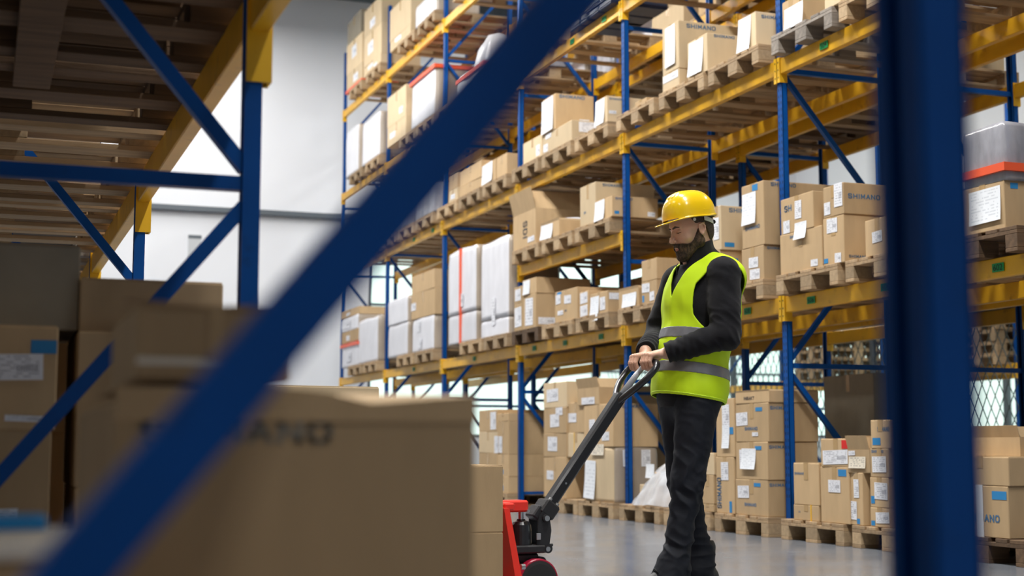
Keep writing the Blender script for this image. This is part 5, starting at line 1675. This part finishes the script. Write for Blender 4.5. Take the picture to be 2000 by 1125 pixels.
def torso(g, e=0.0):
    d = g.ell((U0 - .020, 0, 1.30), (.150 + e, .185 + e, .23 + e))
    d = smin(d, g.ell((-.025, 0, 1.06), (.135 + e, .165 + e, .20 + e)), .06)
    d = smin(d, g.ell((-.005, 0, .90), (.130 + e, .172 + e, .13 + e)), .05)
    d = smin(d, g.cap((U0 - .045, -.135, 1.420), (U0 - .045, .135, 1.420), .070 + e), .06)
    return d


# ---- head frame: x out of the face, z up the skull, origin between the ears
hf_dir = Vector((-.930, -.368, 0)).normalized()
hc = Vector((.034, .0, 1.662))              # camera-aligned, relative to man
pitch = R(12)
hx = (hf_dir * math.cos(pitch) + Vector((0, 0, -1)) * math.sin(pitch)).normalized()
hy = Vector((0, 0, 1)).cross(hf_dir).normalized()
hz = hx.cross(hy)
HM = Rc @ Matrix.Translation(hc) @ Matrix((hx, hy, hz)).transposed().to_4x4()

RES_H = .0017
g = F3((-.125, -.10, -.235), (.15, .10, .155), RES_H)
ay = np.abs(g.y)


class Sym:
    pass


gs = F3.__new__(F3)
gs.x, gs.y, gs.z, gs.lo, gs.res, gs.shape = g.x, ay, g.z, g.lo, g.res, g.shape     # mirrored sampler


def face_field():
    d = g.ell((-.005, 0, .052), (.100, .077, .088))
    d = smin(d, g.ell((.046, 0, .012), (.058, .066, .075)), .03)
    d = smin(d, g.ell((.048, 0, -.045), (.044, .050, .062)), .03)
    d = smin(d, g.cap((.082, 0, -.108), (.072, 0, -.100), .017, .022), .025)           # chin
    d = smin(d, gs.cap((.005, .056, -.055), (.070, .020, -.105), .013, .016), .028)    # jaw line
    d = smin(d, gs.cap((-.002, .058, -.01), (.005, .056, -.055), .012, .013), .03)
    d = smin(d, gs.sph((.064, .046, -.022), .017), .03)                                # cheek bones
    d = smin(d, gs.cap((.098, .010, .033), (.085, .044, .031), .009, .008), .016)      # brow ridge
    d = smin(d, g.ell((.055, 0, .055), (.046, .056, .055)), .02)                       # forehead
    d = smax(d, -gs.ell((.114, .034, .012), (.027, .022, .0135)), .012)                 # eye sockets
    d = smin(d, gs.ell((.0835, .0325, .010), (.0135, .0150, .0120)), .004)             # eyeball with lid
    d = smax(d, -gs.cap((.1005, .020, .0045), (.095, .045, .004), .0016), .002)        # lid crease (eyes lowered)
    d = smin(d, gs.cap((.098, .021, -.0015), (.091, .045, -.001), .0026, .0018), .003)
    # nose
    n_ = g.chain([(.098, 0, .020), (.108, 0, .004), (.121, 0, -.020), (.1265, 0, -.031)], [.0070, .0068, .0075, .0080], .005)
    n_ = smin(n_, gs.sph((.112, .0115, -.034), .0075), .007)
    n_ = smin(n_, g.cap((.104, 0, -.041), (.120, 0, -.037), .0055), .006)
    d = smin(d, n_, .010)
    d = smax(d, -gs.ell((.115, .0085, -.0425), (.0050, .0034, .004)), .003)            # nostrils
    d = smax(d, -gs.cap((.100, .0195, -.032), (.091, .030, -.060), .0015), .008)       # nasolabial line
    # mouth
    d = smin(d, g.ell((.087, 0, -.066), (.017, .026, .020)), .016)
    d = smin(d, g.chain([(.098, -.023, -.067), (.1045, -.008, -.0625), (.1035, 0, -.0635), (.1045, .008, -.0625), (.098, .023, -.067)], [.0025, .0042, .0042, .0042, .0025], .003), .005)
    d = smin(d, g.chain([(.097, -.021, -.070), (.1015, 0, -.0755), (.097, .021, -.070)], [.0028, .0055, .0028], .003), .005)
    d = smax(d, -g.chain([(.101, -.024, -.0685), (.110, 0, -.0685), (.101, .024, -.0685)], [.0012, .0022, .0012]), .003)
    # ears
    e = gs.ell((-.004, .0775, .000), (.0185, .0065, .031), (0, 8, 14))
    e = smax(e, -gs.ell((.001, .0850, .004), (.0105, .0050, .018), (0, 8, 14)), .004)
    e = smin(e, gs.chain([(.004, .0815, .022), (-.010, .0845, .026), (-.019, .0855, .012), (-.017, .084, -.006), (-.006, .080, -.022), (.004, .077, -.026)], [.0035, .0036, .0036, .0034, .0036, .0042], .003), .003)
    e = smin(e, gs.sph((.010, .0775, -.003), .0045), .004)
    d = smin(d, e, .006)
    return d


d_face = face_field()
nbp = HM.inverted() @ (MF @ Vector((-.075, 0, 1.44)))
neck = g.cap((-.030, 0, -.03), tuple(nbp), .054, .058)
neck = smin(neck, g.cap((.02, 0, -.095), tuple(nbp + Vector((.03, 0, 0))), .032, .045), .03)
d_head = smin(d_face, neck, .028)
head_me = g.mesh(d_head, 'body', M_skin, HM)
# hair: short at back and sides, under the helmet
nz = g.waves(3, 420, 8) * .0006
top_line = (g.z - .004) + (g.x + .01) * .10
d_hair = smin(g.ell((-.006, 0, .052), (.103, .0797, .090)), g.ell((-.036, 0, -.005), (.067, .0675, .070)), .02) + nz
hair_cut = np.maximum(.030 - (g.z - .0) - np.maximum(0, -.028 - g.x) * 3.4, g.x - .030 - .4 * (g.z - .03))
hair_cut = np.maximum(hair_cut, -.088 - g.z + 0 * g.x)
ear_hole = gs.ell((-.002, .080, .0), (.024, .020, .034), (0, 8, 14))
d_hair = smax(smax(d_hair, hair_cut, .004), -ear_hole, .004)
hair_me = g.mesh(d_hair, 'hair', M_hair, HM)
# beard: hugs the jaw, moustache, open round the mouth
fz = d_face - .0045 - g.waves(5, 520, 10) * .0011 - .003 * gauss(g, (.088, 0, -.108), (.04, .05, .035))
up = g.z + .040 - .0 * g.x
line = g.z - np.interp(np.clip(g.x, -.03, .13), [-.03, .0, .014, .026, .040, .055, .070, .085, .10, .13], [.02, .020, .010, -.018, -.040, -.052, -.055, -.050, -.044, -.044]).astype(np.float32)
bc = np.maximum(line, -(g.x - .014 + .030 * np.clip(-(g.z + .015) / .03, 0, 1)))
bc = np.maximum(bc, g.z - .022)
lipzone = g.ell((.108, 0, -.0705), (.020, .0195, .0088))
chinpatch = gs.ell((.098, .017, -.086), (.010, .007, .008))
bc = np.maximum(bc, -lipzone)
bc = np.maximum(bc, -(g.z + .145))
side_fade = .0025 * np.clip((g.z + .02) / .04, 0, 1)
noseguard = g.ell((.112, 0, -.030), (.022, .021, .0135))
d_beard = smax(smax(fz + side_fade, bc, .005), -noseguard, .003)
beard_me = g.mesh(d_beard, 'beard', M_beard, HM)
# brows
g2 = F3.__new__(F3)
g2.x, g2.y, g2.z = np.zeros((1, 1, 1), np.float32), ay, g.z
br = smax(smax(g2.chain([(0, .011, .0265), (0, .028, .0315), (0, .047, .0270)], [.0036, .0042, .0018], .002), d_face - .0017, .001), .05 - g.x, .001) + g.waves(9, 700, 8) * .0007
brow_me = g.mesh(br, 'eyebrow', M_hair, HM)
lip = smax(g.chain([(.0975, -.020, -.0700), (.1025, 0, -.0745), (.0975, .020, -.0700)], [.004, .0080, .004], .003), d_face - .0012, .002)
lip_me = g.mesh(lip, 'lower_lip', M_lip, HM)
lash = smax(smax(g2.chain([(0, .0185, .0035), (0, .032, .0012), (0, .0465, .0042)], [.0010, .0021, .0012], .0), d_face - .0010, .0005), .05 - g.x, .001)
lash_me = g.mesh(lash, 'eyelash', M_iris, HM)

# ---- hands gripping the bar. grip frame = figure frame
bar_c = Vector(((HB.x), 0, HB.z))
pw = tr.matrix_basis @ HB                                   # world position of the grip bar middle
pl = MF.inverted() @ (pw - man.location)                    # in the figure frame
bax = (MF.inverted().to_3x3() @ (tr.matrix_basis.to_3x3() @ Vector((0, -1, 0)))).normalized()   # bar axis, towards his left


def hand(side):
    """fist closed over the bar; side=+1 left hand, -1 right"""
    c = pl + bax * (side * .060)
    lo = [min(c[i], (WR_L if side > 0 else WR_R)[i]) - .085 for i in range(3)]
    hi = [max(c[i], (WR_L if side > 0 else WR_R)[i]) + .085 for i in range(3)]
    h = F3(lo, hi, .0015)
    F_, U_ = Vector((1, 0, -.1)).normalized(), Vector((.1, 0, 1)).normalized()
    A = bax * side                                          # towards the little-finger side of this hand

    def P(a, f, u):
        return tuple(c + A * a + F_ * f + U_ * u)
    wr = Vector(WR_L if side > 0 else WR_R)
    d = None
    # fingers: index (inside) to little (outside)
    spec = [(-.031, 1.0, .0), (-.0105, 1.07, .001), (.010, 1.0, .0), (.029, .84, -.003)]
    for a, ln_, dz in spec:
        s2 = a * .12
        pts_ = [P(a * .95, -.010, .036 + dz), P(a, .021 * ln_, .033 + dz), P(a + s2 * .3, .0365 * ln_, .004), P(a + s2 * .2, .0300 * ln_, -.022 * ln_), P(a, .008, -.0315 * ln_)]
        rs = [.0105, .0112, .0098, .0090, .0080]
        f_ = h.chain(pts_, [r_ * (.9 if a > .02 else 1) for r_ in rs], .003)
        k_ = h.sph(pts_[1], .0118)
        f_ = smin(f_, k_, .004)
        f_ = smax(f_, -h.cap(P(a - .006, .046 * ln_, .006), P(a + .006, .046 * ln_, .006), .0010), .002)
        d = f_ if d is None else smin(d, f_, .0022)
    # palm, thicker towards the thumb
    pm = h.chain([tuple(wr), P(-.022, -.030, .034)], [.0265, .0165], .01)
    pm = smin(pm, h.cap(tuple(wr), P(.020, -.030, .031), .0250, .0150), .012)
    pm = smin(pm, h.cap(P(-.024, -.030, .033), P(-.026, .004, .035), .0150, .0115), .01)
    pm = smin(pm, h.cap(P(-.005, -.030, .034), P(-.006, .004, .036), .0150, .0115), .01)
    pm = smin(pm, h.cap(P(.018, -.030, .031), P(.020, .004, .033), .0145, .0108), .01)
    d = smin(d, pm, .007)
    # thumb: leaves the inner side of the palm near its base and closes below the bar
    th = h.chain([P(-.020, -.050, .022), P(-.040, -.036, .008), P(-.044, -.014, -.016), P(-.034, .006, -.026)], [.0145, .0125, .0105, .0088], .005)
    d = smin(d, th, .008)
    # knuckle tendons and creases
    d = d - .0012 * np.abs(h.waves(21 + side, 260, 5)) * gauss(h, P(0, -.01, .045), (.03, .04, .02))
    fo = Vector(EL_L if side > 0 else EL_R)
    d = smin(d, h.cap(tuple(wr.lerp(fo, .3)), tuple(wr), .030, .0262), .01)
    nails = []
    return h.mesh(d, 'hand', M_skin, MF)


hl, hr_ = hand(1), hand(-1)
# ---- the rest of the body, under the clothes (coarse)
gb = F3((-.30, -.33, .02), (.26, .33, 1.56), .012)
d = torso(gb, -.02)
for a, b, c_, r3 in ((SH_L, EL_L, WR_L, 1), (SH_R, EL_R, WR_R, 1)):
    d = smin(d, gb.chain([a, b, c_], [.048, .038, .028], .02), .03)
for a, b, c_ in ((HIP_L, KN_L, AN_L), (HIP_R, KN_R, AN_R)):
    d = smin(d, gb.chain([a, b, c_], [.060, .045, .034], .02), .03)
d = smin(d, gb.cap((U0, 0, 1.42), (-.045, 0, 1.53), .056), .03)
body_me = gb.mesh(d, 'body', M_skin, MF)
bmj = bmesh.new()
for me_ in (head_me, hl, hr_, body_me):
    bmj.from_mesh(me_)
one = bpy.data.meshes.new('body')
bmj.to_mesh(one)
bmj.free()
one.materials.append(M_skin)
one.polygons.foreach_set('use_smooth', [True] * len(one.polygons))
body = mput('body', one)
for nm, me_ in (('hair', hair_me), ('beard', beard_me), ('brow_hair', brow_me), ('lower_lip', lip_me), ('lash_line', lash_me)):
    mput(nm, me_, body)

# ---- fleece jacket
gj = F3((-.30, -.345, .84), (.26, .345, 1.66), .0042)


def sleeve(gx, a, b, c_, seed):
    d = gx.chain([a, b], [.080, .068], .02)
    d = smin(d, gx.cap(b, c_, .066, .047), .02)
    fo = gauss(gx, b, (.085, .085, .085))
    w1 = gx.waves(seed, 48, 4, (1, .5, 1.6))
    d = d - .013 * w1 * (.4 + fo) - .009 * (1 - 2 * np.abs(gx.waves(seed + 3, 70, 3, (1, .5, 1.2)))) * (.12 + fo)
    ax = (Vector(c_) - Vector(b)).normalized()
    along = gx.plane(c_, tuple(ax))
    d = d - .0035 * np.sin(along * 190 + 2 * gx.waves(seed + 9, 30, 3)) * np.exp(-((along + .06) / .07) ** 2)      # bunching above the cuff
    d = smax(d, along - .004, .004)
    return d


dj = torso(gj, .004)
dj = smin(dj, gj.ell((-.085, 0, 1.36), (.10, .17, .14)), .04)
for sy in (-1, 1):
    dj = smin(dj, gj.cap((-.105, sy * .03, 1.505), (-.105, sy * .13, 1.455), .050, .062), .03)
for a, b, c_, sd in ((SH_L, EL_L, WR_L, 31), (SH_R, EL_R, WR_R, 47)):
    dj = smin(dj, sleeve(gj, a, b, c_, sd), .018)
# standing collar
nb_ = (HM.to_3x3() @ Vector((0, 0, 0)))
col = smin(gj.cap((U0 - .012, 0, 1.43), (-.054, 0, 1.61), .090, .080), gj.cap((-.118, -.02, 1.515), (-.118, .02, 1.515), .066), .03)
cpl = gj.plane((-.045, 0, 1.604), (.30, 0, 1))
col = col + .0035 * gj.waves(61, 70, 5)
col = smax(col, cpl, .008)
hole = gj.cap((U0 + .01, 0, 1.50), (-.052, 0, 1.70), .070, .069)
dj = smin(dj, col, .02)
dj = smax(dj, -smax(hole, -gj.plane((-.045, 0, 1.53), (.46, 0, 1)), .004), .006)
dj = dj - .0015 * gj.waves(71, 90, 6)
mput('fleece_jacket', gj.mesh(dj, 'fleece_jacket', M_fleece, MF))
zp = MB()
zp.tube([MF @ Vector(p) for p in ((.055, .012, 1.505), (.062, .012, 1.488), (.060, .014, 1.470), (.064, .016, 1.452))], [.0018, .0016, .0022, .004], 8)
mput('zip_pull', zp.mesh('zip_pull', [M_lace], True))

# ---- vest: a shell round the torso
gv = F3((-.26, -.30, .83), (.20, .30, 1.58), .0032)
dt = torso(gv, .020)
dt = smin(dt, gv.ell((-.01, 0, .93), (.150, .190, .17)), .05)          # flares over the hips
dt = smin(dt, gv.cap((-.105, -.155, 1.430), (-.105, .170, 1.430), .088), .03)
for sy in (-1, 1):
    dt = smin(dt, gv.cap((-.105, sy * .03, 1.512), (-.105, sy * .13, 1.465), .056, .070), .03)
fold = gv.waves(81, 26, 5, (.6, 1, .5)) * .0055 * np.clip((1.35 - gv.z) / .3, .2, 1) + gv.waves(84, 55, 5, (.8, 1, .35)) * .0028
dt = dt - fold
shell = np.maximum(dt - .006, -(dt + .001))
hem = gv.plane((.0, 0, .872), (.17, 0, -1)) - .004 * gv.waves(90, 18, 3)
vneck = np.maximum(np.abs(gv.y - .012) - np.clip((gv.z - 1.345) * .42, 0, .085), -(gv.x + .03))
ring = gv.cap((U0 + .0, 0, 1.40), (-.05, 0, 1.60), .088, .096)


def armhole(sy):
    ex = gv.x + .055
    ez = gv.z - (1.335)
    q = np.sqrt((ex / .118) ** 2 + (ez / .165) ** 2) - 1
    return np.maximum(q * .08, .135 - sy * gv.y + .0 * gv.z + np.clip((gv.z - 1.40) * .55, 0, .1))


vest = smax(shell, hem, .003)
vest = smax(vest, -vneck, .004)
vest = smax(vest, -ring, .004)
vest = smax(vest, -armhole(1), .004)
vest = smax(vest, -armhole(-1), .004)
vs_ = mput('hi_vis_vest', gv.mesh(vest, 'hi_vis_vest', M_vest, MF))


def band(zc, slope):
    zz = gv.z - zc - slope * gv.x
    sl = np.abs(zz) - .0255
    b_ = np.maximum(np.maximum(dt - .0085, -(dt - .002)), sl)
    b_ = smax(b_, -armhole(1), .002)
    return smax(b_, -armhole(-1), .002)


for zc, nm in ((1.166, 'reflective_band'), (1.005, 'reflective_band')):
    mput(nm, gv.mesh(band(zc, .17), nm, M_band, MF), vs_)
# bindings: hem, armhole and neck edges as thin piping
eb = np.abs(hem + .010) - .0035
pip = np.maximum(np.maximum(dt - .0078, -(dt - .001)), eb)
mput('hem_binding', gv.mesh(pip, 'hem_binding', M_seam, MF), vs_)

# ---- trousers
gt = F3((-.26, -.26, .03), (.28, .26, .97), .0042)


def leg(h_, k_, a_, sd):
    d = gt.chain([h_, k_], [.104, .071], .02)
    d = smin(d, gt.cap(k_, a_, .064, .062), .03)
    fk = gauss(gt, (k_[0] - .01, k_[1], k_[2] - .03), (.12, .12, .11))
    fa = gauss(gt, a_, (.14, .14, .13))
    w1 = gt.waves(sd, 38, 6, (.7, .7, 1.6))
    w2 = gt.waves(sd + 1, 85, 6, (.6, .6, 1.6))
    d = d - .009 * w1 * (.3 + fk + 1.2 * fa) - .010 * (1 - 2.2 * np.abs(gt.waves(sd + 1, 62, 3, (.5, .5, 1.6)))) * (.16 + fk + 1.1 * fa)
    d = smin(d, gt.cap((a_[0] + .010, a_[1], a_[2] + .04), (a_[0] + .030, a_[1], a_[2] - .03), .068, .082), .03)
    return d


dl = smin(leg(HIP_L, KN_L, AN_L, 101), leg(HIP_R, KN_R, AN_R, 113), .008)
dl = smin(dl, gt.ell((-.015, 0, .90), (.128, .170, .13)), .04)
dl = smin(dl, gt.ell((-.02, 0, .85), (.100, .13, .10)), .04)
dl = smax(dl, -(gt.z - .045 - .0 * gt.x), .006)
dl = dl - .0012 * gt.waves(120, 150, 6)
mput('trousers', gt.mesh(dl, 'trousers', M_trous, MF))

# ---- boots
for a_, lift, sd in ((AN_L, 0, 0), (AN_R, 0, 1)):
    gx = F3((a_[0] - .12, a_[1] - .07, 0), (a_[0] + .25, a_[1] + .07, .22), .003)
    x0, y0 = a_[0], a_[1]
    b_ = gx.cap((x0 - .02, y0, .19), (x0 - .02, y0, .07), .052, .044)
    b_ = smin(b_, gx.ell((x0 - .03, y0, .055), (.062, .042, .050)), .02)
    b_ = smin(b_, gx.ell((x0 + .07, y0, .050), (.115, .047, .042)), .03)
    b_ = smin(b_, gx.cap((x0 + .0, y0, .125), (x0 + .12, y0, .060), .036, .030), .02)
    b_ = smax(b_, .022 - gx.z, .004)
    bo = mput('boot', gx.mesh(b_, 'boot', M_boot, MF))
    so_ = smin(gx.ell((x0 - .03, y0, .015), (.068, .046, .05)), gx.ell((x0 + .07, y0, .015), (.122, .051, .05)), .03)
    so_ = smax(smax(so_, gx.z - .026, .002), .001 - gx.z, .001)
    mput('sole', gx.mesh(so_, 'sole', M_sole, MF), bo)
    lm = MB()
    for k in range(4):
        xx, zz = x0 + .030 + .022 * k, .150 - .013 * k
        lm.tube([MF @ Vector((xx, y0 - .028, zz - .006)), MF @ Vector((xx + .006, y0, zz + .010)), MF @ Vector((xx + .004, y0 + .028, zz - .006))], .0028, 6)
    for s in (() if a_ is AN_L else (-1, 1)):
        lm.tube([MF @ Vector((x0 + .085, y0, .118)), MF @ Vector((x0 + .095, y0 + s * .03, .125)), MF @ Vector((x0 + .112, y0 + s * .050, .098)), MF @ Vector((x0 + .095, y0 + s * .02, .108))], .0026, 6)
        lm.tube([MF @ Vector((x0 + .085, y0, .118)), MF @ Vector((x0 + .105, y0 + s * .025, .110)), MF @ Vector((x0 + .118, y0 + s * .030, .078))], .0026, 6)
    mput('shoelace', lm.mesh('shoelace', [M_lace], True), bo)

# ---- hard hat (own frame: less tilted than the head)
hp_ = R(7)
ax_ = (hf_dir * math.cos(hp_) + Vector((0, 0, -1)) * math.sin(hp_)).normalized()
az_ = ax_.cross(hy)
HH = Rc @ Matrix.Translation(hc + Vector((-.022, -.012, .055))) @ Matrix((ax_, hy, az_)).transposed().to_4x4()
gh = F3((-.155, -.135, -.04), (.19, .135, .16), .0018)


def sup(c, r, e=2.55):
    k = (np.abs((gh.x - c[0]) / r[0]) ** e + np.abs((gh.y - c[1]) / r[1]) ** e + np.abs((gh.z - c[2]) / r[2]) ** e) ** (1 / e)
    return (k - 1) * min(r)

dome = sup((-.004, 0, .0), (.125, .104, .132))
for yy, rr in ((0, .010), (-.026, .006), (.026, .006)):
    arc = [(-.10 + .20 * t / 12, yy, max(0, 1 - abs((-.10 + .20 * t / 12 + .004) / .125) ** 2.55 - abs(yy / .104) ** 2.55) ** (1 / 2.55) * .132 - rr * .55) for t in range(13)]
    arc = [p for p in arc if p[0] < .085]
    dome = smin(dome, gh.chain(arc, [rr] * len(arc), .002), .006)
inner = sup((-.004, 0, -.002), (.1215, .1005, .1285))
sh_ = smax(smax(dome, -inner, .001), -(gh.z - .0 + .0 * gh.x), .001)
rim_r = np.sqrt(((gh.x + .004) / .137) ** 2 + (gh.y / .114) ** 2) - 1
peak = np.maximum(0, gh.x) ** 2
zr = gh.z + .85 * peak * (gh.x > 0) - .10 * np.maximum(0, -gh.x - .05) ** 1
rim = np.maximum(rim_r * .115, np.abs(zr - .001) - .0022)
pk = np.maximum(np.maximum(np.sqrt(((gh.x - .03) / .142) ** 2 + (gh.y / .100) ** 2) * .11 - .11, np.abs(zr - .001) - .0022), -gh.x + .02)
rimd = smin(rim, pk, .004)
rimd = np.maximum(rimd, -(np.sqrt(((gh.x + .004) / .1215) ** 2 + (gh.y / .1005) ** 2) - 1) * .1)
hat = smin(sh_, rimd, .006)
# small raised emblem plates on the side
hat = smin(hat, gh.cap((-.062, .093, .030), (-.030, .1005, .030), .0025), .003)
hat = smin(hat, gh.cap((-.056, .092, .040), (-.036, .0975, .040), .0022), .003)
ho = mput('hard_hat', gh.mesh(hat, 'hard_hat', M_hat, HH))
st = F3((-.14, -.12, -.06), (.12, .12, .02), .002)
e1 = st.ell((-.010, 0, -.012), (.108, .088, 1.0))
bandh = np.maximum(np.maximum(e1 - .0015, -(e1 + .0015)), np.abs(st.z + .006 - .25 * np.minimum(0, st.x + .03)) - .011)
bandh = np.maximum(bandh, np.minimum(st.x + .035, .0 - st.z))
mput('headband', st.mesh(bandh, 'headband', M_white_pl, HH), ho)
kb = MB()
kb.tube([HH @ Vector((-.120, y_, -.022)) for y_ in (-.022, -.011, 0, .011, .022)], .011, 10)
mput('adjuster', kb.mesh('adjuster', [M_lace], True), ho)
bt = MB()
for s in (-1, 1):
    bt.cyl(HH @ Vector((.02, s * .088, -.012)), HH @ Vector((.02, s * .094, -.012)), .007, n=12)
mput('clip', bt.mesh('clip', [M_white_pl], False), ho)
